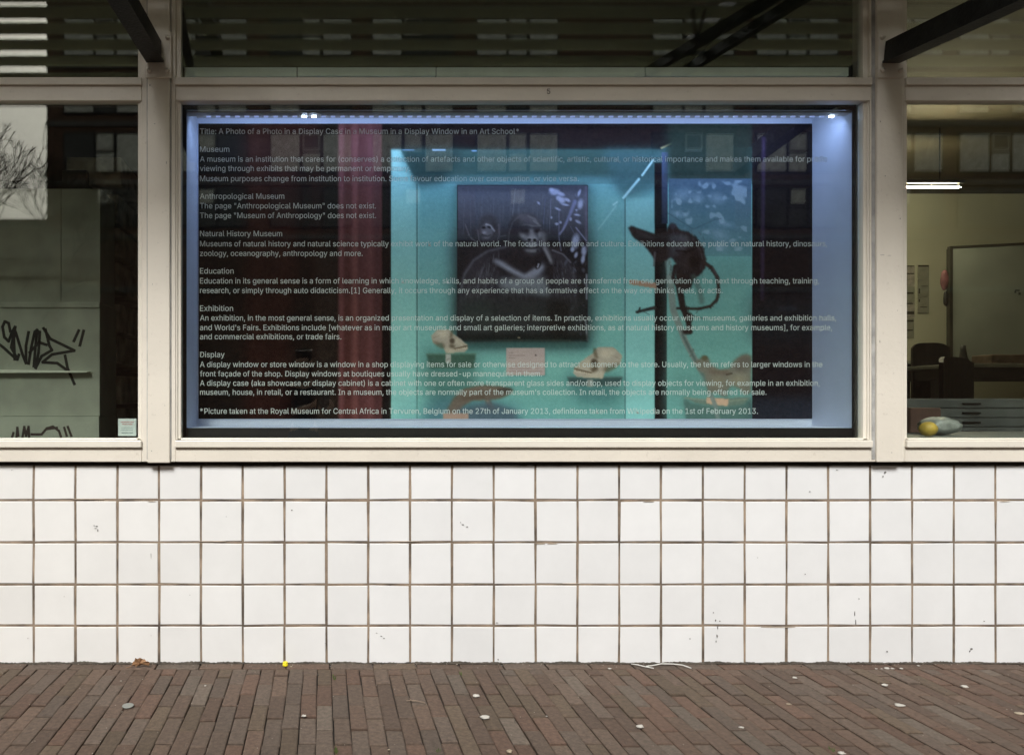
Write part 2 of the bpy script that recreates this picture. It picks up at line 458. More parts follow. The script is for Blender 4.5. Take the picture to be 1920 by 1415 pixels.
# ------------------------------------------------------------------ windows
YF, YB, YG = -0.035, -0.022, -0.012
YBK = 0.012                 # frame face, glazing bead face, outer glass face
ZB, ZBEAD = SZ(865.5, YF), SZ(838.5, -0.03)
Z_LG0, Z_LG1 = SZ(821, YG), SZ(194.5, -0.004)     # lower glass bottom / underside of the transom rail
Z_RAIL1 = SZ(161, YF)
Z_TG0 = SZ(149.5, YB)
Z_TOP = 3.62
def bay(name_label, gl0, gl1, bx0, bx1, clear=False):
    """one bay: gl0..gl1 glass opening, bx0..bx1 outer frame"""
    w = thing('window', name_label, 'window', ((bx0 + bx1) / 2, 0, ZB))
    bw = 0.022
    a, b = gl0 - bw, gl1 + bw
    mb = MB()
    mb.box((bx0, YF, ZB), (a, YBK, Z_TOP), 0.003)
    mb.box((b, YF, ZB), (bx1, YBK, Z_TOP), 0.003)
    mb.box((a + 0.0005, YF - 0.001, ZB), (b - 0.0005, YBK, ZBEAD), 0.003)                    # bottom rail
    mb.box((a + 0.0005, YF - 0.001, Z_LG1), (b - 0.0005, YBK, Z_RAIL1), 0.003)               # transom rail
    mb.box((a + 0.0005, YF - 0.001, 3.50), (b - 0.0005, YBK, Z_TOP), 0.003)
    fr = mb.build('frame', M['paint'], w)
    mb = MB()
    mb.box((a, YB, Z_LG0 - 0.004), (gl0, YBK + 0.001, Z_LG1 - 0.0005), 0.003)
    mb.box((gl1, YB, Z_LG0 - 0.004), (b, YBK + 0.001, Z_LG1 - 0.0005), 0.003)
    # thin outer fillet lines on both jambs
    mb.box((a + 0.0005, YB - 0.008, ZBEAD + 0.036), (a + 0.008, YB - 0.0005, Z_LG1 - 0.001), 0.002)
    mb.box((b - 0.008, YB - 0.008, ZBEAD + 0.036), (b - 0.0005, YB - 0.0005, Z_LG1 - 0.001), 0.002)
    mb.box((a, YB, Z_TG0 - 0.02), (gl0, YBK + 0.001, 3.4995), 0.003)
    mb.box((gl1, YB, Z_TG0 - 0.02), (b, YBK + 0.001, 3.4995), 0.003)
    mb.build('glazing_bead', M['paint2'], w)
    mb = MB()                                     # projecting weather bars
    mb.box((a - 0.002, YF - 0.016, ZBEAD), (b + 0.002, YBK + 0.001, ZBEAD + 0.034), 0.004)
    mb.box((gl0 + 0.0005, YB - 0.004, ZBEAD + 0.0345), (gl1 - 0.0005, YBK + 0.001, Z_LG0), 0.003)
    mb.build('sill', M['paint2'], w)
    mb = MB()
    mb.box((a - 0.002, YF - 0.012, Z_RAIL1 + 0.0005), (b + 0.002, YBK + 0.001, Z_TG0), 0.003)
    mb.build('transom_bead', M['paint2'], w)
    def panes(z0, z1, nm):
        mb = MB(); mb.box((gl0 - 0.008, YG, z0 - 0.008), (gl1 + 0.008, YG + 0.004, z1 + 0.008))
        po = mb.build(nm, M['glass'], w)
        mb = MB(); mb.box((gl0 - 0.008, YG + 0.016, z0 - 0.008), (gl1 + 0.008, YG + 0.020, z1 + 0.008), rot=Matrix.Rotation(R(0.10), 4, 'X') @ Matrix.Rotation(R(-0.05), 4, 'Z'))
        pi = mb.build(nm, M['glass'], w)
    panes(Z_LG0, Z_LG1, 'pane'); panes(Z_TG0, 3.50, 'transom_pane')
    return w
GL_M0, GL_M1 = SX(340, YG), SX(1615.5, YG)
GL_L1, GL_R0 = SX(258.5, YB), SX(1701, YB)
PL0, PL1 = SX(276, -0.05), SX(318, -0.05)         # left pillar board
PR0, PR1 = SX(1645, -0.05), SX(1694, -0.05)
XWL, XWR = -4.6, 4.6
win_m = bay('wide centre window with blue lit display and white lettering on its glass', GL_M0, GL_M1, PL1 - 0.012, PR0 + 0.012)
win_l = bay('window with the graffiti tagged panel and pale sky reflection in its glass', XWL + 0.06, GL_L1, XWL, PL0 + 0.012)
win_r = bay('window looking into the studio with whiteboard and lit tube lamp', GL_R0, XWR - 0.06, PR1 - 0.014, XWR)
# near-black strip, painted shade in the gap between frames and tiles
mb = MB(); mb.box((-6.0, 0.010, gz[5] - 0.0035), (6.0, 0.09, ZB - 0.001))
n = 240
vs, fs = [], []
for i in range(n):
    x = -2.7 + 5.5 * i / (n - 1)
    w = 0.006 * (0.5 + 0.5 * math.sin(x * 9.1 + math.sin(x * 23)) ) * rnd.uniform(0.3, 1)
    vs += [(x, -0.004, ZB - 0.0005), (x, -0.004, gz[5] - 0.001 - w), (x, 0.0095, ZB - 0.0005), (x, 0.0095, gz[5] - 0.001 - w)]
for i in range(n - 1):
    a = i * 4; b = a + 4
    fs += [[a, a + 1, b + 1, b], [a + 1, a + 3, b + 3, b + 1], [a, b, b + 2, a + 2]]
mb.add(vs, fs)
tag(mb.build('shade_strip', M['gap']), 'black ragged strip of painted shade between window frames and tiles', 'shade strip')

# pillars
def pillar(x0, x1, label, foot, right):
    p = thing('pillar', label, 'pillar', ((x0 + x1) / 2, -0.02, foot), 'cream pillars between the windows')
    mb = MB()
    mb.box((x0, -0.048, foot), (x1, 0.10, 3.75), 0.004)
    mb.build('cover_board', M['paint'], p)
    cx = (x0 + x1) / 2
    mb = MB()                                     # fixing plate of the canopy arm
    mb.box((cx - 0.062, -0.055, SZ(145, -.06)), (cx + 0.062, -0.0485, SZ(58, -.06)), 0.003)
    pl = mb.build('fixing_plate', M['paint'], p)
    for (sx, zz) in ((-0.043, 132), (0.043, 132), (-0.043, 70), (0.043, 70)):
        mb = MB(); z = SZ(zz, -.06)
        mb.tube([(cx + sx, -0.0545, z), (cx + sx, -0.064, z)], 0.010, 8)
        mb.build('bolt_head', M['paint2'], pl)
    return p
def chips(par, spots):
    mb = MB()
    for (px_, py_, w, h) in spots:
        p = S(px_, py_, -.0492); n = 7; pts = []
        for k in range(n):
            a = 2 * math.pi * k / n; q = rnd.uniform(.5, 1.1); pts.append((p.x + math.cos(a) * w * q / 785, p.y, p.z + math.sin(a) * h * q / 785))
        vs = pts + [(a[0], -.0478, a[2]) for a in pts]
        mb.add(vs, [list(range(n))] + [[i, (i + 1) % n, n + (i + 1) % n, n + i] for i in range(n)])
    mb.build('paint_chips', M['scuff'], par)
pillar_l = pillar(PL0, PL1, 'narrow cream pillar beside the window with the graffiti panel', SZ(867.5, -0.05), False)
chips(pillar_l, [(281, 160, 2, 5), (290, 232, 3, 1), (312, 305, 1.2, 6), (286, 533, 1.5, 2), (300, 640, 1, 1.6), (279, 702, 1, 5), (309, 760, 2, 1), (296, 455, 1, 1.5), (284, 845, 2, 2), (305, 398, 1.4, 1)])
pillar_r = pillar(PR0, PR1, 'wider cream pillar beside the studio window with lit tube', SZ(866, -0.05), True)

chips(pillar_r, [(1655, 478, 9, .8), (1668, 479, 7, .8), (1651, 228, 1.4, 4), (1683, 582, 1.4, 1.4), (1672, 848, 1.6, 1.6), (1660, 330, 1, 3), (1688, 410, 1, 4), (1676, 700, 1, 1.4), (1650, 640, 1, 5), (1686, 250, 1.2, 1.2)])
# caulked joints beside the pillars
ck = mat('grey_caulk', (.36, .36, .35), .7, var=.25, vscale=14, bump=.3)
for par_, xs_ in ((pillar_l, (PL0 - .0055, PL1 + .0005)), (pillar_r, (PR0 - .0155, PR1 + .0005))):
    for j_, x_ in enumerate(xs_):
        w_ = .015 if x_ < PR0 and x_ > 0 else .005
        mb = MB(); mb.box((x_, -.0385, ZB + .012), (x_ + w_, -.0345, 3.5), .001); mb.build('sealant', ck, par_)
# house number on the transom rail
def text_bm(txt, x, z, width, size, Y, rise=0.0, depth=0.0006):
    cu = bpy.data.curves.new('txt', 'FONT'); cu.body = txt; cu.size = size
    if FONT: cu.font = FONT
    cu.resolution_u = 3
    cu.size = 1.0
    to = bpy.data.objects.new('txt', cu); C.objects.link(to)
    dg = bpy.context.evaluated_depsgraph_get(); dg.update()
    me = bpy.data.meshes.new_from_object(to.evaluated_get(dg))
    vs = [v.co.copy() for v in me.vertices]; fs = [list(p.vertices) for p in me.polygons]
    bpy.data.objects.remove(to); bpy.data.curves.remove(cu); bpy.data.meshes.remove(me)
    x0 = min(v.x for v in vs); x1 = max(v.x for v in vs)
    ky = size / CAP_H
    k = width / (x1 - x0) if width else 1.0
    return [(x + (v.x - x0) * k, Y, z + v.y * ky + rise * (v.x - x0) * k) for v in vs], fs, (x1 - x0)
try:
    import os
    FONT = bpy.data.fonts.load(os.path.join(bpy.utils.system_resource('DATAFILES'), 'fonts', 'Inter.woff2'))
except Exception:
    FONT = None
CAP_H = 1.0
CAP_H = max(v[2] for v in text_bm('H', 0, 0, None, 1.0, 0)[0])
mb = MB()
vs, fs, _ = text_bm('5', SX(1025, YF), SZ(177, YF), 0.016, 0.024, YF - 0.0035)
mb.add(vs, fs)
mb.build('number', mat('number_black', (0.02, 0.015, 0.01), 0.5), win_m)

# ------------------------------------------------------------------ vinyl lettering on the inner face of the display window
TSIZE = 10.3
TY = YG + 0.0225
LINES = [
 [("Title: A Photo of a Photo in a Display Case in a Museum in a Display Window in an Art School*", 251.5, 973)],
 [("Museum", 285, 430),
  ("A museum is an institution that cares for (conserves) a collection of artefacts and other objects of scientific, artistic, cultural, or historical importance and makes them available for public", 303.5, 1551),
  ("viewing through exhibits that may be permanent or temporary.", 321, 769),
  ("Museum purposes change from institution to institution. Some favour education over conservation, or vice versa.", 340, 1085)],
 [("Anthropological Museum", 373, 533), ('The page "Anthropological Museum" does not exist.', 391, 705), ('The page "Museum of Anthropology" does not exist.', 409, 705)],
 [("Natural History Museum", 443, 529),
  ("Museums of natural history and natural science typically exhibit work of the natural world. The focus lies on nature and culture. Exhibitions educate the public on natural history, dinosaurs,", 462, 1551),
  ("zoology, oceanography, anthropology and more.", 480, 680)],
 [("Education", 513, 438),
  ("Education in its general sense is a form of learning in which knowledge, skills, and habits of a group of people are transferred from one generation to the next through teaching, training,", 531.5, 1536),
  ("research, or simply through auto didacticism.[1] Generally, it occurs through any experience that has a formative effect on the way one thinks, feels, or acts.", 549.5, 1355)],
 [("Exhibition", 583, 437),
  ("An exhibition, in the most general sense, is an organized presentation and display of a selection of items. In practice, exhibitions usually occur within museums, galleries and exhibition halls,", 601, 1568),
  ("and World's Fairs. Exhibitions include [whatever as in major art museums and small art galleries; interpretive exhibitions, as at natural history museums and history museums], for example,", 619, 1560),
  ("and commercial exhibitions, or trade fairs.", 636, 640)],
 [("Display", 669.5, 421),
  ("A display window or store window is a window in a shop displaying items for sale or otherwise designed to attract customers to the store. Usually, the term refers to larger windows in the", 688, 1542),
  ("front fa\u00e7ade of the shop. Display windows at boutiques usually have dressed-up mannequins in them.", 705.5, 1016),
  ("A display case (aka showcase or display cabinet) is a cabinet with one or often more transparent glass sides and/or top, used to display objects for viewing, for example in an exhibition,", 723, 1537),
  ("museum, house, in retail, or a restaurant. In a museum, the objects are normally part of the museum's collection. In retail, the objects are normally being offered for sale.", 740, 1437)],
 [("*Picture taken at the Royal Museum for Central Africa in Tervuren, Belgium on the 27th of January 2013, definitions taken from Wikipedia on the 1st of February 2013.", 775.5, 1421)]]
let = thing('window_lettering', 'white vinyl museum definitions text covering the display window glass', 'lettering', (SX(375, TY), TY, SZ(790, TY)))
px = (D + TY) / F
for pi_, para in enumerate(LINES):
    mb = MB()
    for li_, (t, yb, xe) in enumerate(para):
        vs, fs, _ = text_bm(t, SX(375, TY), SZ(yb, TY), (xe - 375) * px, TSIZE * px, TY)
        mb.add(vs, fs)
        if li_ == 0 and len(para) > 1:
            mb.build('heading_text', M['vinyl'], let); mb = MB()
    mb.build('paragraph_text', M['vinyl'], let)

# ------------------------------------------------------------------ display case behind the centre window
CY0, CY1 = 0.065, 0.33
bx0, bx1, bz0, bz1 = SX(350, CY0), SX(1597, CY0), SZ(802, CY0), SZ(207, CY0)
cz = 2.742
case = thing('display_case', 'black fronted display case with lining painted in blue LED glow behind the lettered glass', 'display case', ((bx0 + bx1) / 2, CY0, bz0))
mb = MB()
o0, o1 = GL_M0 - 0.03, GL_M1 + 0.03
mb.box((o0, CY0 - 0.006, Z_LG0 - 0.03), (bx0, CY0, 2.83)); mb.box((bx1, CY0 - 0.006, Z_LG0 - 0.03), (o1, CY0, 2.83))
mb.box((bx0 + 0.0005, CY0 - 0.006, Z_LG0 - 0.03), (bx1 - 0.0005, CY0, bz0)); mb.box((bx0 + 0.0005, CY0 - 0.006, bz1), (bx1 - 0.0005, CY0, 2.83))
mb.build('front_surround', M['black'], case)
mb = MB()
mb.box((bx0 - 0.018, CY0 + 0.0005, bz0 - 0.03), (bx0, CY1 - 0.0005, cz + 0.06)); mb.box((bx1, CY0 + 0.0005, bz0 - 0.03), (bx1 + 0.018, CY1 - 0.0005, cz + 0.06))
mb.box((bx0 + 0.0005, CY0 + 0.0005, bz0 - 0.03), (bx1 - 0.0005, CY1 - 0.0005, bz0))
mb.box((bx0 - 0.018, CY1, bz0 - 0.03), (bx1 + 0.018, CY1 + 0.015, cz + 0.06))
mb.build('led_tinted_lining', M['led_tinted_mdf'], case)
mb = MB(); mb.box((bx0 + 0.0005, CY0 + 0.0005, cz), (bx1 - 0.0005, CY1 - 0.0005, cz + 0.02)); mb.build('ceiling_panel', M['lipgrey'], case)
tb = [345, 557, 818, 1210, 1592]
for i in range(4):
    mb = MB(); mb.box((SX(tb[i], 0.03) + 0.002, 0.03, SZ(143, 0.03) + rnd.uniform(-.002, .002)), (SX(tb[i + 1], 0.03) - 0.002, 0.045, SZ(126.5, 0.03)), 0.002)
    mb.build('top_board', M['paleboard'], case)
mb = MB(); mb.box((SX(345, .21), 0.216, 2.83), (SX(1592, .21), 0.23, SZ(146, .22))); mb.build('rear_batten', M['roomdark'], case)

LY = 0.105; LZ = 2.656
strip = thing('led_strip', 'row of tiny bright blue white lamps along the top of the display case', 'light strip', (0, LY, LZ))
mb = MB(); mb.box((bx0 + 0.001, CY0 + 0.0006, LZ + 0.0005), (bx1 - 0.001, LY + 0.0022, LZ + 0.0105)); mb.build('lamp_shield', M['lipgrey'], strip)  # wide holder over the lamps, shaped to block their upward light
led_m = emit('led_blue_white', (0.44, 0.59, 1.0), 860.0)
led_w = emit('led_bright_white', (0.55, 0.68, 1.0), 22.0)
led_d = emit('led_dim_face', (0.35, 0.45, 1.0), 0.45)
led0 = None; NL = 66
for i in range(NL):
    x = bx0 + 0.10 + (bx1 - bx0 - 0.17) * i / (NL - 1)
    if led0 is None:
        mb = MB(); mb.box((-0.011, -0.004, -0.006), (0.011, 0.002, 0.0002), 0.0005)
        mb.m = 1; mb.quad((-0.0045, 0.0022, -0.0036), (0.0045, 0.0022, -0.0036), (0.0045, 0.0056, -0.0004), (-0.0045, 0.0056, -0.0004))
        led0 = mb.build('lamp', [led_d, led_m]); o = led0
    else:
        o = led0.copy(); C.objects.link(o)
    o.parent = strip; o.location = (x, 0, 0)
    if i in (10, 11, NL - 1):
        o.data = led0.data.copy(); o.data.materials[0] = led_w
ROOT['led_strip'] = Vector((0, 0, 0))

# ------------------------------------------------------------------ the printed photograph in the case
PXL, PXR, PYT, PYB = 372.0, 1523.0, 232.0, 785.0
NX, NY = 700, 336
gxx, gyy = np.meshgrid(np.linspace(PXL, PXR, NX), np.linspace(PYT, PYB, NY))
IMG = np.zeros((NY, NX, 3)) + np.array((26, 26, 28.0))
nrs = np.random.RandomState(3)
def blur(a, s):
    if s < 0.3: return a
    r = max(1, int(s * 2.5)); k = np.exp(-0.5 * (np.arange(-r, r + 1) / s) ** 2); k /= k.sum()
    b = np.pad(a, ((r, r), (r, r)), mode='edge')
    b = np.apply_along_axis(lambda v: np.convolve(v, k, 'valid'), 0, b)
    return np.apply_along_axis(lambda v: np.convolve(v, k, 'valid'), 1, b)
def noise(s, seed=0):
    q = np.random.RandomState(seed).randn(NY, NX); q = blur(q, s); return q / q.std()
def put(m, col, a=1.0):
    global IMG
    m = np.clip(m * a, 0, 1)[..., None]
    IMG = IMG * (1 - m) + m * np.array(col, float)
def poly(pts, col, soft=0.5, a=1.0):
    ins = np.zeros((NY, NX), bool)
    n = len(pts)
    for i in range(n):
        x1, y1 = pts[i]; x2, y2 = pts[(i + 1) % n]
        if y1 == y2: continue
        c = ((y1 > gyy) != (y2 > gyy)) & (gxx < (x2 - x1) * (gyy - y1) / (y2 - y1) + x1)
        ins ^= c
    put(blur(ins.astype(float), soft / 1.65), col, a)
def rect(x0, y0, x1, y1, col, soft=0.5, a=1.0): poly([(x0, y0), (x1, y0), (x1, y1), (x0, y1)], col, soft, a)
def ell(cx, cyy, rx, ry, col, soft=0.25, a=1.0, ang=0.0):
    t = R(ang); u = (gxx - cx) * math.cos(t) + (gyy - cyy) * math.sin(t); v = -(gxx - cx) * math.sin(t) + (gyy - cyy) * math.cos(t)
    d = np.sqrt((u / rx) ** 2 + (v / ry) ** 2)
    put(np.clip((1 + soft - d) / (2 * soft), 0, 1), col, a)
def line(pts, w, col, a=1.0, soft=0.8, w2=None):
    m = np.zeros((NY, NX)); n = len(pts) - 1
    for i in range(n):
        (x1, y1), (x2, y2) = pts[i], pts[i + 1]
        L2 = (x2 - x1) ** 2 + (y2 - y1) ** 2 + 1e-9
        t = np.clip(((gxx - x1) * (x2 - x1) + (gyy - y1) * (y2 - y1)) / L2, 0, 1)
        d = np.hypot(gxx - x1 - t * (x2 - x1), gyy - y1 - t * (y2 - y1))
        ww = w if w2 is None else w + (w2 - w) * ((i + t) / n)
        m = np.maximum(m, np.clip((ww / 2 + soft - d) / (2 * soft), 0, 1))
    put(m, col, a)
def vgrad(x0, x1, y0, y1, c0, c1):
    t = np.clip((gyy - y0) / (y1 - y0), 0, 1)[..., None]
    col = np.array(c0, float) * (1 - t) + np.array(c1, float) * t
    m = ((gxx >= x0) & (gxx <= x1) & (gyy >= y0) & (gyy <= y1)).astype(float)[..., None]
    globals()['IMG'] = IMG * (1 - m) + m * col
# curtains on the left
rect(372, 232, 735, 786, (24, 24, 26))
rect(455, 232, 600, 786, (43, 24, 26), 10)
rect(470, 232, 492, 786, (50, 28, 30), 6, .8); rect(520, 232, 548, 786, (52, 28, 30), 8, .7); rect(560, 300, 585, 786, (22, 18, 19), 8, .8)
rect(540, 560, 600, 786, (22, 20, 21), 14, .8)
rect(590, 480, 634, 786, (40, 36, 38), 6, .9)
rect(635, 232, 717, 786, (95, 50, 60), 2)
for x, w, c in ((640, 8, (122, 66, 82)), (653, 10, (84, 40, 46)), (666, 9, (128, 72, 84)), (680, 9, (98, 52, 66)), (694, 10, (112, 62, 80)), (708, 8, (80, 44, 60)), (647, 2, (64, 28, 32)), (675, 3, (70, 32, 42))):
    rect(x - w / 2, 232, x + w / 2, 786, c, 3, .8)
rect(717, 232, 733, 786, (24, 22, 30), 1)
# teal case
vgrad(733, 1410, 275, 345, (36, 66, 62), (66, 128, 124))
vgrad(733, 1410, 345, 786, (80, 156, 150), (84, 158, 146))
rect(733, 232, 1240, 281, (24, 22, 24), 1)
rect(733, 281, 1225, 330, (34, 70, 62), 5, .9)
poly([(733, 281), (752, 281), (784, 350), (784, 786), (733, 786)], (104, 176, 166), 2, .95)
poly([(752, 281), (870, 281), (830, 345), (784, 352)], (26, 52, 48), 8, .9)
rect(784, 345, 855, 420, (60, 130, 126), 14, .5)
line([(782, 345), (782, 786)], 2.2, (38, 74, 72))
line([(784.5, 345), (784.5, 786)], 1.2, (108, 182, 172), .6)
rect(786, 700, 1225, 786, (66, 138, 126), 18, .5); rect(733, 745, 1410, 786, (60, 128, 122), 10, .4)
rect(1172, 372, 1228, 786, (100, 176, 170), 2, .8)
poly([(1130, 281), (1240, 281), (1240, 350), (1172, 372), (1150, 345)], (42, 86, 84), 8, .8)
line([(1172, 372), (1172, 786)], 2.0, (44, 84, 86))
line([(1225, 300), (1204, 329)], 3.4, (150, 200, 196)); line([(1198, 336), (1169, 371)], 4.4, (140, 196, 196)); line([(1155, 386), (1122, 430)], 2.2, (124, 184, 180), .8); line([(1150, 384), (1157, 379)], 3, (140, 190, 190))
for k in range(7):
    line([(755 + k * 3, 281.5), (758 + k * 3, 281.5)], 1.5, (90, 130, 150))
line([(812, 281.5), (834, 281.5)], 2.6, (140, 170, 190)); line([(885, 283), (893, 283)], 2, (120, 150, 180)); line([(1284, 282), (1314, 282.5)], 3, (120, 160, 190))
# gorilla photograph on the back wall of the case
rect(850, 352, 1112, 652, (40, 92, 88), 9, .75)
rect(857, 346, 1103, 641, (33, 34, 38), .6)
vgrad(859, 1101, 348, 450, (84, 90, 104), (62, 66, 76))
rect(857, 346, 1103, 358, (50, 54, 64), 5, .8)
rect(857, 438, 1103, 641, (34, 34, 38), 18, .95)
for k in range(34):
    x = nrs.uniform(865, 1060); y = nrs.uniform(352, 400); L = nrs.uniform(20, 90)
    line([(x, y), (x + nrs.uniform(-5, 5), y + L)], 1.0, (110, 114, 128), nrs.uniform(.15, .5))
line([(961, 405), (966, 355)], 1.4, (124, 128, 140), .7)
# young gorilla behind
poly([(880, 640), (870, 520), (884, 474), (900, 458), (935, 455), (958, 470), (930, 640)], (40, 40, 44), 5, .95)
ell(916, 427, 20, 25, (74, 73, 82), .25); ell(916, 429, 17, 22, (50, 49, 55), .25)
ell(913, 414, 14, 8, (66, 66, 74), .5, .8)
poly([(903, 424), (910, 418), (918, 420), (926, 430), (924, 440), (915, 446), (906, 442), (901, 434)], (98, 100, 110), 2.5, .9)
line([(912, 421), (920, 424), (927, 433)], 4, (150, 154, 168), .85, 1.2, 2.5); ell(907, 427, 3.4, 2.2, (28, 28, 32), .4); ell(917, 426, 3.6, 2.2, (28, 28, 32), .4, 1, 25)
ell(908, 436, 4, 2.6, (136, 140, 154), .5, .8); line([(904, 440), (914, 443), (920, 440)], 1.6, (40, 40, 46), .9); ell(912, 446, 6, 2, (110, 112, 122), .6, .7)
line([(896, 432), (898, 450), (905, 460)], 2.2, (110, 108, 116), .6); line([(935, 420), (936, 440), (932, 454)], 2, (104, 102, 112), .6)
line([(872, 420), (880, 442)], 1.8, (112, 112, 120), .7); line([(882, 445), (898, 458)], 2, (104, 104, 112), .7); line([(938, 443), (948, 442)], 1.4, (110, 110, 118), .7)
# big gorilla: body, shoulders, head
poly([(858, 566), (862, 530), (874, 500), (896, 480), (926, 467), (948, 462), (957, 440), (960, 420), (968, 408), (980, 402), (996, 402), (1007, 408), (1015, 422), (1019, 440), (1022, 462), (1044, 469), (1062, 480), (1074, 498), (1082, 530), (1084, 570), (1070, 604), (1000, 622), (900, 618), (860, 606)], (50, 49, 55), 3)
poly([(930, 468), (1030, 468), (1052, 500), (1046, 560), (930, 560), (915, 500)], (30, 29, 33), 10, .8)
ell(968, 440, 12, 30, (36, 35, 40), .5, .9)
ell(988, 415, 24, 13, (78, 77, 86), .4, .9, 8); ell(984, 410, 16, 6, (90, 90, 100), .6, .7, 8)
line([(990, 405), (1003, 411), (1012, 424), (1016, 438)], 3, (111, 112, 119), .85, 1.6); line([(1000, 414), (1008, 420)], 3, (122, 123, 130), .7, 1.2)
poly([(972, 424), (984, 420), (1004, 422), (1015, 428), (1017, 444), (1012, 458), (1011, 470), (1002, 476), (988, 473), (984, 460), (974, 446)], (76, 78, 86), 4, .9)
line([(973, 427), (985, 425), (998, 428), (1014, 427)], 4.2, (58, 58, 66), .9, 1.2); line([(974, 423), (988, 421), (1000, 424), (1013, 423)], 2.6, (103, 104, 110), .7, 1.2)
ell(984, 432.5, 8, 3.6, (30, 30, 35), .6, .9, 8); ell(1007, 433, 6.5, 3.4, (30, 30, 35), .6, .9); ell(982, 431.5, 1.6, 1, (84, 86, 94), .5, .7)
ell(975, 438, 16, 22, (44, 43, 49), .5, .55); ell(966, 426, 9, 18, (50, 49, 56), .5, .8)
poly([(972, 436), (982, 439), (990, 442), (986, 450), (977, 446)], (125, 127, 134), 2, .85); ell(1012, 440, 3, 6, (122, 124, 131), .5, .8)
poly([(994, 430), (999, 430), (1003, 442), (1006, 450), (989, 450), (992, 442)], (122, 124, 131), 2, .9)
ell(997.5, 448, 10.5, 6, (131, 133, 140), .4, .9); ell(992.5, 449.5, 3.4, 2.4, (16, 16, 18), .3); ell(1002.5, 450, 3.2, 2.4, (16, 16, 18), .3); line([(987, 452), (997, 455), (1008, 452)], 2, (58, 58, 66), .8)
ell(998, 459.5, 11, 4.2, (129, 131, 139), .4, .9); line([(986, 464), (997, 466), (1010, 463)], 2.6, (20, 20, 24), .95); ell(997, 470, 11.5, 3.2, (109, 111, 117), .5, .9, 3); ell(1008, 471, 2.4, 3, (40, 40, 46), .5)
ell(973, 456, 7, 9, (42, 46, 44), .5, .7)
line([(1018, 440), (1021, 462), (1030, 480), (1034, 492)], 9, (103, 104, 110), .85, 3, 6); line([(1021, 466), (1032, 488)], 4.4, (129, 131, 138), .75, 2)
# chest
poly([(925, 487), (940, 489), (962, 505), (985, 517), (1004, 505), (1016, 492), (1022, 500), (1014, 514), (996, 525), (978, 520), (955, 508)], (134, 140, 156), 4, .95)
line([(930, 490), (958, 506), (984, 519), (1012, 500)], 7, (158, 164, 182), .6, 4)
ell(1009, 497, 5, 8, (22, 22, 26), .3, .9, 25); line([(1010, 495), (1008, 501)], 2.5, (160, 164, 180), .9)
poly([(936, 520), (960, 522), (1000, 522), (1022, 518), (1028, 540), (1034, 556), (1020, 556), (990, 548), (950, 546), (934, 536)], (116, 124, 134), 5, .9)
for k in range(70):
    x = nrs.uniform(936, 1030); y = nrs.uniform(535, 552); line([(x, y), (x + nrs.uniform(-4, 4), y + nrs.uniform(6, 16))], 1.3, (72, 76, 82), nrs.uniform(.3, .7))
for k in range(150):
    a_ = nrs.uniform(0, 1); x = 866 + a_ * 70; y = 560 - a_ * 84 + nrs.uniform(-18, 46); line([(x, y), (x + nrs.uniform(-9, 1), y + nrs.uniform(8, 24))], 1.2, (86, 88, 98), nrs.uniform(.15, .6))
for k in range(80):
    x = nrs.uniform(1036, 1080); y = 474 + (x - 1036) * .5 + nrs.uniform(0, 70); line([(x, y), (x + nrs.uniform(0, 5), y + nrs.uniform(8, 22))], 1.2, (88, 90, 102), nrs.uniform(.15, .6))
line([(1036, 469), (1056, 477), (1070, 492)], 2.4, (112, 114, 126), .8, 1.4); line([(948, 463), (914, 471), (888, 488), (871, 514), (864, 545)], 3.4, (98, 100, 112), .75, 2.5)
line([(952, 462), (955, 435), (962, 416), (974, 405), (990, 402)], 2.0, (88, 88, 98), .7, 1.3)
rect(862, 560, 1095, 638, (38, 44, 44), 8, .7); rect(864, 564, 925, 612, (46, 56, 54), 8, .6); rect(1026, 562, 1070, 636, (26, 26, 26), 6, .7); rect(926, 566, 928, 636, (22, 24, 24), 2, .8)
# foliage, white leaves on the right of the photograph
for (x, y, rx, ry, an) in ((1040, 360, 8, 5, 0), (1048, 372, 5, 4, 30), (1054, 376, 5, 5, 0), (1064, 375, 5, 2.4, 30), (1034, 356, 4, 3, 0), (1052, 364, 6, 3, 20), (1046, 392, 5, 1.6, 25), (1060, 384, 6, 1.6, 10), (1088, 383, 4, 8, 10), (1044, 420, 3, 2, 0), (1051, 417, 2, 2, 0), (1079, 453, 6, 12, 10), (1073, 468, 3, 4, 0), (1080, 478, 2.4, 5, 20), (1034, 408, 1.5, 2, 0), (1010, 381, 3, 1.6, 50), (1082, 403, 5, 1.6, 10), (1084, 416, 5, 2, 30), (1081, 394, 2, 1.5, 0), (1086, 362, 2, 6, 20), (1095, 470, 4, 8, 0), (1093, 486, 3, 7, 10), (1070, 411, 2, 3, 0)):
    ell(x, y, rx * 1.15, ry * 1.15, (158, 168, 198), .4, .85, an)
line([(1078, 378), (1068, 404), (1056, 430), (1049, 438)], 7, (112, 120, 154), .9, 1.5, 2); line([(1048, 392), (1048, 445), (1052, 470)], 1.8, (120, 124, 152), .7)
line([(1070, 425), (1082, 448)], 1.6, (96, 98, 120), .6); line([(1080, 427), (1100, 452)], 2.4, (130, 134, 164), .8); line([(1050, 440), (1062, 420)], 2, (124, 128, 156), .8)
line([(1022, 372), (1019, 420)], 1.4, (92, 98, 128), .6); line([(1033, 372), (1032, 408)], 1.4, (104, 108, 138), .6)
for k in range(40):
    x = nrs.uniform(1060, 1099); y = nrs.uniform(355, 640); ell(x, y, nrs.uniform(1, 3), nrs.uniform(1, 6), (112, 118, 140), .5, nrs.uniform(.1, .5), nrs.uniform(-40, 40))
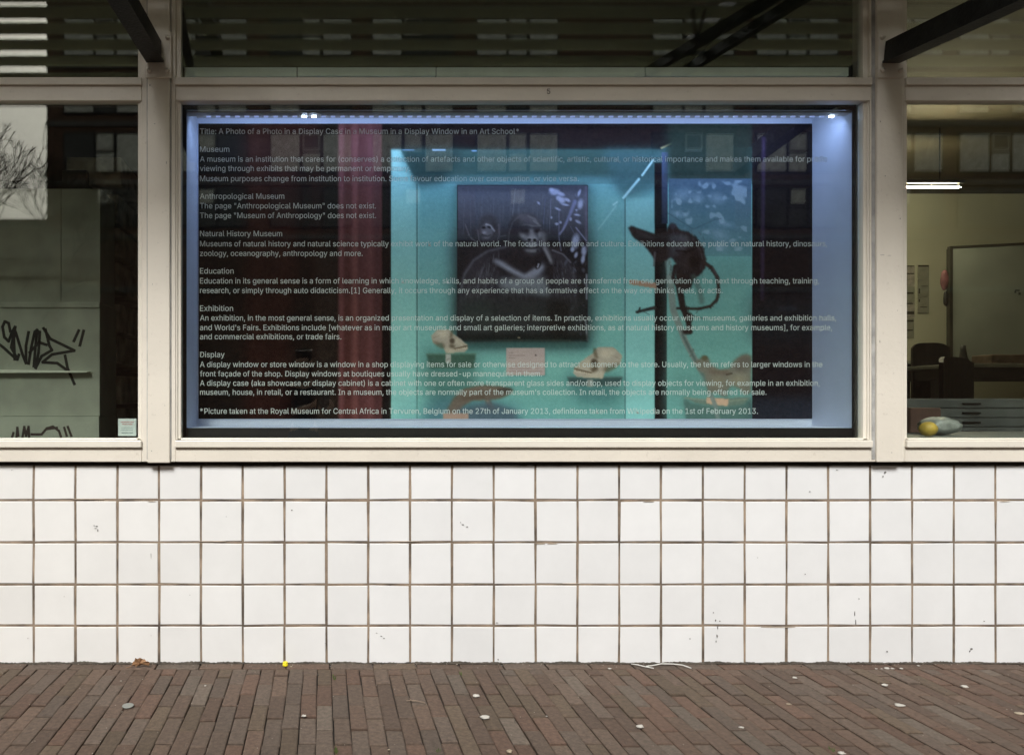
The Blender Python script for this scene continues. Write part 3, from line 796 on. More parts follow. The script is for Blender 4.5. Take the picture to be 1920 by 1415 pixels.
rect(1097, 350, 1102, 470, (104, 100, 120), 1.5, .6); line([(1100, 515), (1100, 560)], 3, (150, 158, 176), .7, 1.5); line([(1098, 600), (1101, 638)], 2.6, (150, 160, 170), .7, 1.5)
rect(857, 628, 1103, 641, (24, 28, 28), 3, .8); line([(930, 638), (1070, 638)], 1.2, (86, 84, 74), .5); ell(973, 633, 2, 1.5, (140, 130, 110))
rect(855, 641, 1103, 652, (36, 84, 78), 4, .8)
# skulls, shelves, cards
poly([(800, 655), (892, 665), (890, 740), (815, 760), (790, 700)], (38, 92, 82), 12, .7)
poly([(800, 664), (892, 663), (889, 690), (806, 690)], (48, 84, 72), 1.5); line([(800, 664), (892, 663)], 2, (72, 110, 96))
def skull(cx, cyy, s, fl):
    P = lambda pts: [(cx + fl * x * s, cyy + y * s) for x, y in pts]
    poly(P([(-34, -12), (-22, -24), (0, -25), (8, -16), (20, -8), (34, 4), (36, 12), (30, 18), (14, 19), (-6, 20), (-10, 10), (-14, 2), (-24, 4), (-31, 0)]), (150, 145, 134), 1.0)
    poly(P([(-31, -4), (-20, 0), (-12, 0), (-6, 8), (-12, 12), (-24, 6)]), (92, 86, 72), 2, .8)
    poly(P([(4, -24), (8, -22), (6, -10), (0, -8)]), (84, 76, 62), 1.5, .8)
    poly(P([(2, 2), (12, 6), (8, 12), (0, 8)]), (70, 62, 48), 1.8, .8)
    for q in range(7): line(P([(12 + q * 3, 11.5 - q * .9), (12.6 + q * 3, 15 - q * .9)]), 1.0, (92, 82, 66), .9)
    line(P([(-30, -8), (-16, -14), (-2, -16)]), 1.0, (112, 104, 90), .7); line(P([(8, -14), (16, -4), (30, 6)]), 1.0, (120, 112, 96), .6); ell(cx + fl * 6 * s, cyy - 3 * s, 5 * s, 5 * s, (64, 56, 46), .4, .9)
    line(P([(10, 12), (22, 9), (34, 6)]), 2.6, (84, 74, 60), .9); line(P([(10, 14), (22, 12), (34, 10)]), 1, (200, 190, 170), .8)
    poly(P([(-26, -18), (-6, -23), (0, -14), (-14, -8)]), (178, 171, 156), 3, .7); poly(P([(12, -8), (26, 2), (24, 6), (10, -2)]), (174, 167, 150), 2, .6)
    poly(P([(-8, 10), (6, 12), (22, 17), (4, 20), (-6, 19)]), (170, 163, 146), 2, .6)
skull(842, 642, 1.0, 1)
rect(835, 664, 845.5, 681, (150, 152, 148), .8); line([(838, 674), (843, 672)], 1.2, (90, 90, 88), .8)
poly([(1056, 700), (1165, 706), (1160, 760), (1085, 760)], (36, 96, 92), 12, .7)
poly([(1064, 707), (1168, 707), (1160, 724), (1068, 722)], (44, 76, 74), 1.5); line([(1064, 707), (1166, 707)], 2, (70, 104, 100))
skull(1122, 683, 1.32, -1)
rect(1101, 712, 1112, 724, (132, 136, 134), 1)
rect(951, 655, 1024, 705, (44, 104, 100), 2, .7); rect(949, 652, 1022, 703, (158, 146, 144), .8)
for k, (a_, b_) in enumerate(((954, 962), (954, 984), (954, 965), (958, 1014), (956, 1010), (956, 1016))): line([(a_, 661 + k * 5 + (10 if k > 2 else 0)), (b_, 661 + k * 5 + (10 if k > 2 else 0))], 1.1, (104, 94, 94), .6)
ell(1004.5, 666, 1.6, 1.6, (50, 44, 44))
# brown animal on its shelf
poly([(815, 740), (970, 760), (975, 786), (790, 786)], (44, 88, 96), 10, .7)
poly([(842, 780), (838, 768), (850, 745), (870, 728), (905, 721), (940, 724), (962, 730), (958, 738), (938, 748), (920, 750), (926, 768), (918, 770), (908, 750), (885, 752), (868, 762), (856, 784)], (90, 82, 74), 2)
line([(860, 738), (900, 727), (940, 730)], 5, (112, 100, 90), .6, 3); line([(868, 748), (905, 744)], 5, (74, 64, 56), .6, 3); poly([(930, 728), (958, 726), (962, 733), (940, 742)], (58, 56, 52), 2, .8); line([(914, 752), (926, 766)], 4, (120, 112, 96), .8, 2)
poly([(858, 768), (920, 752), (965, 770), (970, 786), (850, 786)], (64, 78, 90), 4, .8)
rect(830, 774, 879, 786, (138, 118, 106), 1)
# post
rect(1228, 310, 1251, 786, (25, 23, 25), .8)
vgrad(1241, 1252, 285, 420, (70, 84, 110), (40, 46, 60)); rect(1227, 305, 1241, 420, (26, 24, 28), 1)
line([(1240, 278), (1258, 270)], 3, (150, 140, 100), .8)
# right bay
rect(1252, 232, 1412, 340, (30, 44, 38), 6, .9); vgrad(1253, 1409, 335, 480, (60, 88, 104), (70, 128, 128))
rect(1253, 480, 1409, 786, (74, 142, 132), 12, .8)
n1 = noise(2.2, 5); n2 = noise(9, 6)
sm = np.clip((n1 + n2 * .8) - .9, 0, 1) * ((gxx > 1258) & (gxx < 1400) & (gyy > 338) & (gyy < 470)); put(sm, (150, 172, 186), .55)
for (x, y, rx, ry) in ((1280, 365, 14, 10), (1308, 372, 10, 7), (1350, 440, 16, 9), (1352, 462, 10, 8), (1345, 372, 12, 8), (1272, 402, 10, 4), (1360, 420, 14, 5)):
    ell(x, y, rx, ry, (134, 160, 178), .8, .5, nrs.uniform(-30, 30))
line([(1253, 400), (1300, 430), (1340, 412), (1352, 410)], 1.2, (50, 66, 76), .6)
poly([(1340, 545), (1400, 520), (1408, 545), (1370, 580)], (92, 160, 150), 10, .5)
# branch
line([(1256, 520), (1262, 580), (1285, 640), (1312, 690), (1330, 725), (1338, 786)], 13, (112, 120, 118), .9, 1.5, 9)
line([(1250, 470), (1258, 530)], 12, (120, 138, 134), .7, 2); line([(1280, 628), (1305, 678), (1325, 715)], 4, (62, 78, 78), .8, 2)
line([(1300, 655), (1294, 668)], 3, (90, 100, 96), .8)
# monkey
mk = (40, 35, 36)
poly([(1178, 427), (1184, 423), (1196, 428), (1230, 439), (1250, 434), (1252, 425), (1260, 418), (1268, 423), (1274, 431), (1290, 435), (1306, 445), (1317, 462), (1324, 484), (1323, 502), (1312, 516), (1300, 524), (1296, 540), (1284, 545), (1272, 535), (1266, 512), (1268, 494), (1258, 482), (1250, 488), (1240, 492), (1229, 490), (1220, 476), (1206, 458), (1190, 447), (1184, 440)], mk, 1.4)
for k in range(120):
    x = nrs.uniform(1254, 1320); y = nrs.uniform(428, 515); line([(x, y), (x + nrs.uniform(-2, 5), y + nrs.uniform(4, 12))], 1.1, (84, 76, 78) if k % 2 else (22, 18, 18), nrs.uniform(.2, .55))
poly([(1272, 438), (1288, 442), (1296, 454), (1284, 470), (1272, 472)], (92, 92, 100), 3, .6); poly([(1256, 440), (1272, 436), (1272, 478), (1256, 482)], (76, 80, 88), 4, .6)
line([(1268, 470), (1290, 472), (1304, 466)], 3, (24, 20, 20), .8, 1.5); line([(1300, 448), (1314, 470), (1318, 490)], 2, (92, 84, 86), .6, 1.5)
ell(1288, 492, 18, 14, (52, 46, 46), .5, .7); ell(1302, 490, 10, 12, (26, 22, 22), .5, .8); ell(1262, 424, 6, 5, (62, 58, 66), .6, .8)
line([(1195, 434), (1222, 447)], 5, (66, 58, 60), .6, 2.5)
line([(1317, 490), (1334, 502), (1345, 520), (1348, 545), (1344, 562), (1332, 574), (1310, 579), (1270, 578)], 7, (46, 38, 36), 1, 1.5, 4.5); line([(1336, 502), (1347, 522)], 4, (84, 76, 82), .6, 2)
line([(1276, 512), (1274, 540), (1280, 575), (1290, 600), (1294, 622)], 14, (42, 36, 36), 1, 1.5, 9); ell(1292, 596, 7, 10, (36, 30, 30), .3); line([(1266, 500), (1262, 520), (1272, 540)], 8, (44, 38, 38), 1, 1.5, 6)
for (xa, ya) in ((1334, 502), (1345, 520), (1348, 545), (1344, 562), (1332, 574), (1310, 579), (1290, 578), (1278, 560), (1275, 540), (1286, 590), (1318, 470), (1306, 447), (1290, 437)):
    for q in range(5): line([(xa + nrs.uniform(-3, 3), ya + nrs.uniform(-4, 4)), (xa + nrs.uniform(-6, 6), ya + nrs.uniform(-6, 8))], 1.0, (44, 37, 36), .8)
line([(1300, 518), (1312, 545), (1316, 565)], 10, (70, 88, 84), .6, 3)
ell(1288, 622, 9, 5, (40, 34, 34), .4); line([(1296, 590), (1320, 598)], 1.6, (60, 74, 72), .7)
line([(1228, 474), (1226, 498)], 4, (92, 88, 92), .7); line([(1194, 585), (1214, 580), (1228, 577)], 5, (44, 46, 46), 1, 1.2, 7); line([(1196, 586), (1200, 577)], 3, (44, 46, 46)); line([(1204, 583), (1218, 590)], 1.4, (50, 74, 74), .7)
poly([(1179, 524), (1230, 531), (1230, 541), (1180, 533)], (150, 122, 104), 1); line([(1182, 525), (1228, 531)], 2, (170, 142, 124), .7)
# tan animal on its stand
poly([(1250, 700), (1410, 690), (1410, 786), (1260, 786)], (62, 124, 114), 12, .5)
poly([(1303, 676), (1312, 672), (1322, 668), (1330, 672), (1332, 682), (1350, 694), (1368, 690), (1376, 676), (1390, 665), (1402, 664), (1409, 668), (1409, 735), (1398, 742), (1386, 728), (1372, 722), (1362, 735), (1366, 744), (1352, 742), (1344, 735), (1328, 738), (1324, 720), (1320, 700), (1308, 694)], (104, 104, 96), 2)
poly([(1372, 688), (1392, 666), (1409, 668), (1409, 690), (1385, 700)], (88, 84, 78), 4, .8); poly([(1330, 692), (1365, 694), (1372, 704), (1330, 702)], (98, 88, 78), 3, .8)
ell(1321, 671, 6, 5, (84, 82, 66), .4); ell(1385, 712, 16, 12, (134, 132, 112), .6, .6); ell(1345, 715, 14, 10, (120, 116, 98), .6, .6); line([(1362, 702), (1372, 700)], 3, (60, 54, 44), .8)
poly([(1281, 744), (1320, 748), (1408, 744), (1395, 760), (1350, 764), (1305, 756)], (92, 108, 100), 1.5); poly([(1281, 746), (1300, 756), (1350, 764), (1395, 758), (1408, 746), (1408, 786), (1286, 786)], (58, 96, 90), 2)
line([(1284, 746), (1325, 750)], 3, (112, 128, 118), .8); line([(1368, 752), (1400, 748)], 3, (110, 124, 110), .8); poly([(1325, 744), (1367, 748), (1364, 761), (1324, 756)], (166, 142, 122), 1); line([(1334, 742), (1342, 762), (1346, 786)], 8, (100, 114, 112), .9, 1.5)
# dark side on the right
rect(1409.5, 232, 1524, 786, (27, 25, 28), .6); line([(1432, 260), (1429, 560)], 7, (52, 44, 64), .8, 2.5); rect(1410, 745, 1524, 786, (36, 42, 52), 8, .7); rect(1460, 575, 1495, 582, (52, 58, 66), 2, .7); rect(1410, 560, 1524, 640, (28, 34, 40), 14, .6)
cur = (gxx < 733)[..., None]; IMG = np.where(cur, (IMG * .62 + IMG.mean(-1, keepdims=True) * .38) * np.array((.86, .80, .72)), IMG)
tl = np.clip(IMG[..., 1] - IMG[..., 0] * 1.2, 0, 80); IMG[..., 0] += tl * 0.38; IMG[..., 2] += tl * 0.12
IMG += (blur(nrs.randn(NY, NX), .7) * 5.0)[..., None]
lin_img = np.clip(lin(np.clip(IMG, 0, 255)) - np.array((.0058, .0058, .0058)), 0.0005, 1)
GAIN = np.array((1.75, 1.6, 1.55))
ALB = np.clip(lin_img * GAIN, 0.001, 0.85)
poster = thing('poster', 'large printed photo of a teal museum display case with a gorilla picture', 'poster', (SX(948, CY1), CY1 - 0.004, SZ(PYB, CY1)))
PY = CY1 - 0.004
xs = np.array([SX(v, PY) for v in np.linspace(PXL, PXR, NX)]); zs = np.array([SZ(v, PY) for v in np.linspace(PYT, PYB, NY)])
VX, VZ = np.meshgrid(xs, zs)
co = np.stack([VX - poster.location.x, np.full_like(VX, PY) - poster.location.y, VZ - poster.location.z], -1).reshape(-1, 3)
idx = np.arange(NX * NY).reshape(NY, NX)
qd = np.stack([idx[:-1, :-1], idx[1:, :-1], idx[1:, 1:], idx[:-1, 1:]], -1).reshape(-1, 4)
me = bpy.data.meshes.new('print')
me.vertices.add(len(co)); me.vertices.foreach_set('co', co.ravel().astype(np.float32))
me.loops.add(qd.size); me.loops.foreach_set('vertex_index', qd.ravel().astype(np.int32))
me.polygons.add(len(qd)); me.polygons.foreach_set('loop_start', (np.arange(len(qd)) * 4).astype(np.int32))
me.update(calc_edges=True)
at = me.color_attributes.new('ink', 'FLOAT_COLOR', 'POINT')
at.data.foreach_set('color', np.concatenate([ALB, np.ones((NY, NX, 1))], -1).ravel().astype(np.float32))
me.materials.append(vmat('printed_paper', 'ink', rough=0.6, var=0.0, bump=0.0, spec=0.06))
po = bpy.data.objects.new('print', me); C.objects.link(po); po.parent = poster
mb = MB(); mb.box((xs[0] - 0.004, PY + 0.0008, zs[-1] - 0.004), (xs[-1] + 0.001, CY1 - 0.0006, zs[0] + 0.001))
mb.build('backing_sheet', M['led_tinted_mdf'], poster)

# ------------------------------------------------------------------ room behind the windows
FZ = 0.60
def wallbox(name, a, b, m, label, cat):
    mb = MB(); mb.box(a, b); return tag(mb.build(name, m), label, cat, kind='structure')
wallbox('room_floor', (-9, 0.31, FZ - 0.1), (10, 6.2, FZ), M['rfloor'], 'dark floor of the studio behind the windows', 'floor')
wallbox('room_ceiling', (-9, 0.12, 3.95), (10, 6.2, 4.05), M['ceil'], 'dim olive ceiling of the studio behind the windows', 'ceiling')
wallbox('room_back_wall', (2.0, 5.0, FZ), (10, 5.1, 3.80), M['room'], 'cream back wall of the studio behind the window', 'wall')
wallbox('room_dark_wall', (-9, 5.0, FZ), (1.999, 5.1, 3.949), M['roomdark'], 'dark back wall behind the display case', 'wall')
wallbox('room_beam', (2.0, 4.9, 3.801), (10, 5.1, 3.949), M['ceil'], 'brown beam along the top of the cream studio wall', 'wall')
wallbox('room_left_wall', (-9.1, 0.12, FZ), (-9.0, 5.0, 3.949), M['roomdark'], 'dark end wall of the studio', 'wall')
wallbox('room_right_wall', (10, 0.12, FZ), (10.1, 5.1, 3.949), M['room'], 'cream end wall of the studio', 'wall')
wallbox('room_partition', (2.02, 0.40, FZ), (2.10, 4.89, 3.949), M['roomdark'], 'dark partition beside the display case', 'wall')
# facade beyond the three bays, and above them
wallbox('facade_upper', (-12, -0.03, Z_TOP + 0.001), (12, 0.119, 8.5), M['paint'], 'plain upper wall of the building above the windows', 'wall')
wallbox('facade_side', (-12, -0.03, 0.0), (XWL - 0.001, 0.119, Z_TOP), M['paint'], 'plain side wall of the building', 'wall')
wallbox('facade_flank', (XWR + 0.001, -0.03, 0.0), (12, 0.119, Z_TOP), M['paint'], 'plain flank wall of the building', 'wall')

# lit tube lamp
ly = 3.4
lx0, lx1 = SX(1610, ly), SX(1800, ly)
lz = SZ(351, ly)
lamp = thing('tube_lamp', 'lit fluorescent tube lamp hanging below the studio ceiling', 'lamp', ((lx0 + lx1) / 2, ly, lz))
mb = MB(); mb.box((lx0 - 0.03, ly - 0.02, lz + 0.035), (lx1 + 0.03, ly + 0.02, lz + 0.07), 0.006); mb.build('housing', M['steel'], lamp)
for q in (lx0 + .01, lx1 - .01):
    mb = MB(); mb.box((q - .008, ly - .010, lz - .012), (q + .008, ly + .010, lz + .0345), .002); mb.build('lamp_holder', M['steel'], lamp)
mb = MB(); mb.tube([(lx0, ly, lz), (lx1, ly, lz)], 0.009, 12); mb.build('tube', emit('tube_glow', (1.0, 0.87, 0.58), 290.0), lamp)
for q in (lx0 + .2, lx1 - .2):
    mb = MB(); mb.tube([(q, ly, lz + 0.071), (q, ly, 3.949)], 0.006, 6); mb.build('hanger', M['steel'], lamp)

# whiteboard on the wall side
wb = thing('whiteboard', 'big grey whiteboard standing in the studio with dark edge', 'whiteboard', S(1860, 700, 4.0))
q0, q1 = S(1780, 466, 4.0), S(1990, 440, 3.75)
zb_ = SZ(694, 4.0)
mb = MB(); mb.bar((q0.x, q0.y, (q0.z + zb_) / 2), (q1.x, q1.y, (q0.z + zb_) / 2), 0.03, q0.z - zb_); mb.build('board', mat('whiteboard_grey', (0.20, 0.22, 0.195), 0.45, var=0.12, vscale=2.5), wb)
mb = MB(); mb.bar((q0.x - .01, q0.y - .003, q0.z + 0.008), (q1.x, q1.y - .003, q0.z + 0.008), 0.045, 0.022)
mb.bar((q0.x - .016, q0.y - .003, (q0.z + zb_) / 2 - 0.004), (q0.x + .014, q0.y - .006, (q0.z + zb_) / 2 - 0.004), 0.045, q0.z - zb_ - 0.002)
mb.build('frame', mat('board_edge', (0.03, 0.03, 0.022), 0.6), wb)
for k in (0.3, 2.0):
    mb = MB(); mb.tube([(q0.x + k * .5, q0.y - 0.05 * k, FZ), (q0.x + k * .5, q0.y - 0.05 * k, zb_ - .01)], 0.018, 8); mb.build('leg', M['steel'], wb)
mb = MB()
for (x_, y_, w_, h_) in ((1904, 545, 9, 3), (1908, 551, 4, 5), (1900, 548, 3, 4)):
    p_ = S(x_, y_, 3.83); mb.box((p_.x - w_ * .0028, p_.y - .02, p_.z - h_ * .0028), (p_.x + w_ * .0028, p_.y - .0195, p_.z + h_ * .0028))
mb.build('marker_scribble', mat('scribble', (0.05, 0.055, 0.06), 0.7), wb)
# things pinned on and hanging off the board edge
bag = MB(); p_ = S(1771, 525, 3.9); bag.ball(p_, 0.05, .8, .5, 2.2, 12, 8, .1)
tag(bag.build('hanging_bag', mat('bag_red', (0.14, 0.055, 0.06), 0.7, var=0.5, vscale=15)), 'small dark red bag hanging off the upper whiteboard edge', 'bag')
bag = MB(); p_ = S(1774, 560, 3.9); bag.ball(p_, 0.04, .7, .5, 2.0, 12, 8, .1)
tag(bag.build('black_pouch', M['black']), 'small black pouch hanging off the whiteboard edge below the red bag', 'pouch')

# notices on the cream wall
nm = [mat('notice_grey', (0.32, 0.32, 0.26), 0.8, var=0.15, vscale=14), mat('notice_pale', (0.40, 0.37, 0.33), 0.8, var=0.25, vscale=20), mat('notice_ink', (0.05, 0.045, 0.035), 0.8, var=.4, vscale=40)]
def notice(x0, y0, x1, y1, kind, label, bars):
    a, b = S(x0, y0, 4.985), S(x1, y1, 4.985)
    t = thing('wall_notice', label, 'notice', ((a.x + b.x) / 2, 4.985, b.z), 'notices pinned to the cream studio wall')
    mb = MB(); mb.box((a.x, 4.985, a.z), (b.x, 4.997, b.z)); mb.build('sheet', nm[kind], t)
    if bars:
        for (u0, v0, u1, v1) in bars:
            mb = MB(); p, q = S(u0, v0, 4.98), S(u1, v1, 4.98); mb.box((p.x, 4.980, p.z), (q.x, 4.984, q.z)); mb.build('printed_mark', nm[2], t)
notice(1690, 498, 1715, 536, 1, 'pale notice topmost in the column by the window edge', [(1690, 512, 1714, 514), (1690, 498, 1714, 499.5)])
notice(1690, 537, 1715, 566, 0, 'grey notice second from top in the column by the window edge', [(1700, 548, 1713, 551), (1692, 549, 1698, 550)])
notice(1690, 567, 1715, 596, 1, 'pale notice third from top in the column by the window edge', [(1690, 584, 1714, 589), (1690, 568, 1712, 570)])
notice(1690, 597, 1714, 634, 0, 'lowest notice in the column by the window edge', [(1690, 600, 1713, 603), (1698, 618, 1712, 620)])
notice(1722, 497, 1742, 522, 0, 'top sheet of the tall grey notice strip with a black heading', [(1722, 497, 1742, 500)])
notice(1722, 523, 1742, 556, 0, 'middle sheet of the tall grey notice strip', [(1723, 541, 1725, 550), (1728, 536, 1740, 537)])
notice(1722, 557, 1742, 587, 0, 'bottom sheet of the tall grey notice strip', [(1723, 561, 1725, 566), (1726, 575, 1738, 576)])

# tables and chairs in the studio
wood = mat('table_top_grey', (0.30, 0.31, 0.27), 0.45, var=0.1, vscale=5); dark = mat('dark_frame', (0.018, 0.020, 0.018), 0.6, var=.2, vscale=10)
def table(x0, x1, y0, y1, z, label, th=0.035, leg=0.05, apron=0.10, mt=None):
    t = thing('table', label, 'table', ((x0 + x1) / 2, (y0 + y1) / 2, FZ))
    mb = MB(); mb.box((x0, y0, z - th), (x1, y1, z), 0.005); mb.build('table_top', mt or wood, t)
    mb = MB(); mb.box((x0 + .04, y0 + .04, z - th - apron), (x1 - .04, y1 - .04, z - th - 0.001)); mb.build('apron', dark, t)
    for (a, b) in ((x0 + .05, y0 + .05), (x1 - .05 - leg, y0 + .05), (x0 + .05, y1 - .05 - leg), (x1 - .05 - leg, y1 - .05 - leg)):
        mb = MB(); mb.box((a, b, FZ), (a + leg, b + leg, z - th - apron - .001), 0.003); mb.build('leg', dark, t)
    return t
tx0 = SX(1768, 2.9)
table(tx0, tx0 + 2.6, 2.7, 3.55, SZ(681, 2.7), 'long pale studio table in front of the whiteboard')
table(SX(1660, 4.2), SX(1775, 4.2), 4.1, 4.7, SZ(676, 4.1), 'small table against the cream studio wall behind the chairs')
nt_ = mat('near_table_grey', (0.20, 0.22, 0.21), 0.35, var=0.2, vscale=7)
table(PR1 - 0.02, 4.5, 0.16, 0.95, SZ(821, 0.16), 'low grey table close behind the studio window glass', mt=nt_)
pc = thing('reflection_chest', 'wide grey chest added behind the low table for the grey street reflection', 'chest', (SX(1650, 1.3) + 1.3, 1.5, FZ))  # added grey chest, stands in for the street mirrored in the glass
cx0 = SX(1650, 1.3); gp = mat('chest_grey', (0.22, 0.24, 0.24), .45, var=.25, vscale=4)
mb = MB(); mb.box((cx0, 1.272, FZ), (cx0 + 2.6, 1.95, SZ(747, 1.25)), .004); mb.build('body', gp, pc)
for k in range(7):
    z0_ = SZ(747, 1.25) - .062 * (k + 1)
    mb = MB(); mb.box((cx0 + .01, 1.25, z0_), (cx0 + 2.59, 1.2715, z0_ + .057), .004); dr = mb.build('drawer', gp, pc)
    for q in (.5, 2.0):
        mb = MB(); mb.box((cx0 + q, 1.238, z0_ + .022), (cx0 + q + .12, 1.2495, z0_ + .034), .003); mb.build('handle', M['steel'], dr)
bb = MB(); bb.box((SX(1680, .8), .70, SZ(821, .16) + .001), (SX(1736, .8), .90, SZ(764, .8)), .006)
tag(bb.build('cardboard_box', mat('box_redbrown', (.12, .065, .05), .7, var=.3, vscale=9)), 'small reddish brown box on the low table behind the lemon', 'box')
def chair(px, Y, ztop, label, w=0.46, yaw=0.0, h_=None):
    x = SX(px, Y)
    t = thing('chair', label, 'chair', (x, Y, FZ), 'black chairs in the studio')
    zt = SZ(ztop, Y)
    seat = FZ + 0.62
    cs, sn = math.cos(yaw), math.sin(yaw)
    W = lambda u, v, z: (x + u * cs - v * sn, Y + u * sn + v * cs, z)
    mb = MB()
    n = 9; vs = []; fs = []
    for k in range(n):
        u = -w / 2 + w * k / (n - 1); cv = 0.05 * (1 - (2 * u / w) ** 2)
        drop = 0.05 * abs(2 * u / w) ** 4
        for (dy, z) in ((0, seat + 0.05), (0.03, seat + 0.05), (0, zt - drop), (0.03, zt - drop)): vs.append(W(u, cv + dy - 0.2, z))
    for k in range(n - 1):
        a = k * 4; b = a + 4
        fs += [[a, b, b + 2, a + 2], [a + 1, a + 3, b + 3, b + 1], [a + 2, b + 2, b + 3, a + 3], [a, a + 1, b + 1, b]]
    fs += [[0, 2, 3, 1], [4 * n - 4, 4 * n - 3, 4 * n - 1, 4 * n - 2]]
    mb.add(vs, fs); mb.build('backrest', M['black'], t)
    mb = MB(); mb.box((x - w / 2, Y - 0.2, seat - 0.03), (x + w / 2, Y + 0.24, seat + 0.03), 0.015, Matrix.Rotation(yaw, 4, 'Z')); mb.build('seat', M['black'], t)
    for (u, v) in ((-w / 2 + .03, -.17), (w / 2 - .03, -.17), (-w / 2 + .03, .2), (w / 2 - .03, .2)):
        mb = MB(); mb.tube([W(u * 1.1, v * 1.15, FZ), W(u, v, seat - .031)], 0.016, 8); mb.build('leg', M['steel'], t)
chair(1742, 2.35, 671, 'black chair with rounded backrest in front of the pale studio table', 0.40, 0.35)
chair(1722, 3.4, 645, 'tall black chair against the cream wall behind the rounded one', 0.30, -0.25)
# small things on the tables
bt = thing('bottle', 'small orange bottle with dark cap on the table by the whiteboard', 'bottle', S(1760, 652, 4.3))
p_ = S(1760, 650, 4.3); p_.z = SZ(676, 4.1) + .001
mb = MB(); mb.lathe(p_, [(.045, 0), (.05, .02), (.05, .10), (.03, .125)], 14); mb.build('body', mat('bottle_orange', (.42, .20, .10), .5), bt)
mb = MB(); mb.lathe(p_ + Vector((0, 0, .1255)), [(.032, 0), (.032, .035), (.028, .038)], 14); mb.build('cap', M['black'], bt)
jar = MB(); p_ = S(1806, 660, 3.2); p_.z = SZ(681, 2.7) + .001
jar.lathe(p_, [(.04, 0), (.055, .03), (.03, .09), (.022, .16), (.02, .2)], 14); tag(jar.build('jar', dark), 'dark narrow necked jar on the long studio table', 'jar')
bx = MB(); p_ = S(1880, 668, 3.1); z_ = SZ(681, 2.7) + .001; bx.box((p_.x - .2, 3.0, z_), (p_.x + .22, 3.2, z_ + .10), .01)
tag(bx.build('box', mat('brown_box', (.12, .085, .06), .7, var=.4, vscale=12)), 'low brown box on the long studio table', 'box')
bx = MB(); p_ = S(1796, 705, 3.0); bx.box((p_.x - .075, 2.95, FZ), (p_.x + .075, 3.2, SZ(705, 3.0)), .006)
tag(bx.build('waste_bin', mat('pale_bin', (.30, .31, .28), .6)), 'pale grey bin under the long studio table', 'bin')
lm = MB(); zt_ = SZ(821, 0.16) + .001; p_ = S(1736, 797, 0.33); lm.ball((p_.x - .015, .30, zt_ + .039), .038, 1.05, 1, 1, 20, 14, .02)
tag(lm.build('lemon', mat('lemon_yellow', (.55, .38, .07), .5, var=.25, vscale=25)), 'round yellow lemon on the low table behind the glass', 'fruit')
pb = MB(); p_ = S(1770, 798, .45); pb.ball((p_.x - .01, .47, zt_ + .048), .1, .95, .8, .48, 26, 14, .11)
tag(pb.build('plastic_bag', mat('plastic_pale', (.30, .32, .30), .4, var=.35, vscale=25)), 'crumpled pale plastic bag beside the yellow lemon', 'bag')

# ------------------------------------------------------------------ left window: graffiti cabinet, shelves, card
CBY = 0.80
cabx = SX(187, CBY)
panel_m = mat('cabinet_grey_green', (0.42, 0.445, 0.37), 0.6, var=0.16, vscale=5, bump=0.05, dcol=(.07, .07, .06), dscale=40, damt=.5)
cab = thing('cabinet', 'grey green cabinet with black marker graffiti behind the window', 'cabinet', (cabx - 1.0, CBY, FZ))
mb = MB(); mb.box((cabx - 2.3, CBY + 0.02, SZ(566, CBY) + .002), (SX(112, CBY) - .0015, CBY + 0.3, SZ(352, CBY)), 0.002); mb.build('door', panel_m, cab)
mb = MB(); mb.box((SX(112, CBY) + .0015, CBY + 0.02, SZ(566, CBY) + .002), (cabx - .004, CBY + 0.3, SZ(352, CBY)), 0.002); mb.build('door', panel_m, cab)
mb = MB(); mb.box((cabx - 2.3, CBY, SZ(780, CBY) + .002), (cabx, CBY + 0.32, SZ(566, CBY)), 0.003); mb.build('lower_panel', panel_m, cab)
mb = MB(); mb.box((cabx - 2.3, CBY - .012, FZ), (cabx, CBY + 0.32, SZ(780, CBY)), 0.003); mb.build('plinth', panel_m, cab)
mb = MB(); mb.box((cabx - 2.3, CBY - .008, SZ(577, CBY)), (cabx - .001, CBY - .0005, SZ(568, CBY)), .002); mb.build('rail', panel_m, cab)
ink = mat('marker_black', (0.008, 0.008, 0.007), .6)
def strokes(name, sts, Y, w, m, parent):
    mb = MB()
    for st in sts:
        w_ = w
        pts = [S(a, b, Y) for a, b in st]
        for i in range(len(pts) - 1):
            p, q = pts[i], pts[i + 1]; d = (q - p)
            if d.length < 1e-5: continue
            d.normalize(); nrm = Vector((-d.z, 0, d.x)) * w_ / 2
            e = d * w_ * .3
            a, b, c, f = p - e + nrm, p - e - nrm, q + e - nrm, q + e + nrm
            dy = Vector((0, -.0006 - .00002 * i, 0))
            mb.add([a, b, c, f, a + dy, b + dy, c + dy, f + dy], [[4, 5, 6, 7], [0, 1, 5, 4], [1, 2, 6, 5], [2, 3, 7, 6], [3, 0, 4, 7]])
    return mb.build(name, m, parent)
z2 = lambda pts: [(x / 3.075, 440 + y / 3.075) for x, y in pts]
G = [z2(s) for s in (
    [(-20, 620), (20, 650), (75, 700), (100, 720), (110, 690)], [(60, 560), (50, 510), (28, 500), (15, 530), (25, 590), (50, 615), (70, 560), (88, 530), (80, 600), (85, 720)], [(85, 540), (65, 650), (100, 715)],
    [(90, 560), (130, 690), (150, 742)], [(150, 742), (150, 640), (165, 560)], [(165, 745), (180, 650), (200, 560), (215, 548), (205, 640), (195, 760)], [(170, 680), (225, 620), (270, 635)], [(215, 560), (230, 560), (222, 680), (205, 768)],
    [(250, 538), (290, 600), (430, 668), (300, 690), (245, 735), (330, 740), (400, 790)], [(262, 545), (285, 640), (300, 665), (240, 700), (205, 770)], [(455, 550), (425, 615)], [(483, 552), (460, 640)], [(375, 695), (390, 770), (430, 862)])]
strokes('graffiti', G, CBY - .0006, .017, ink, cab)
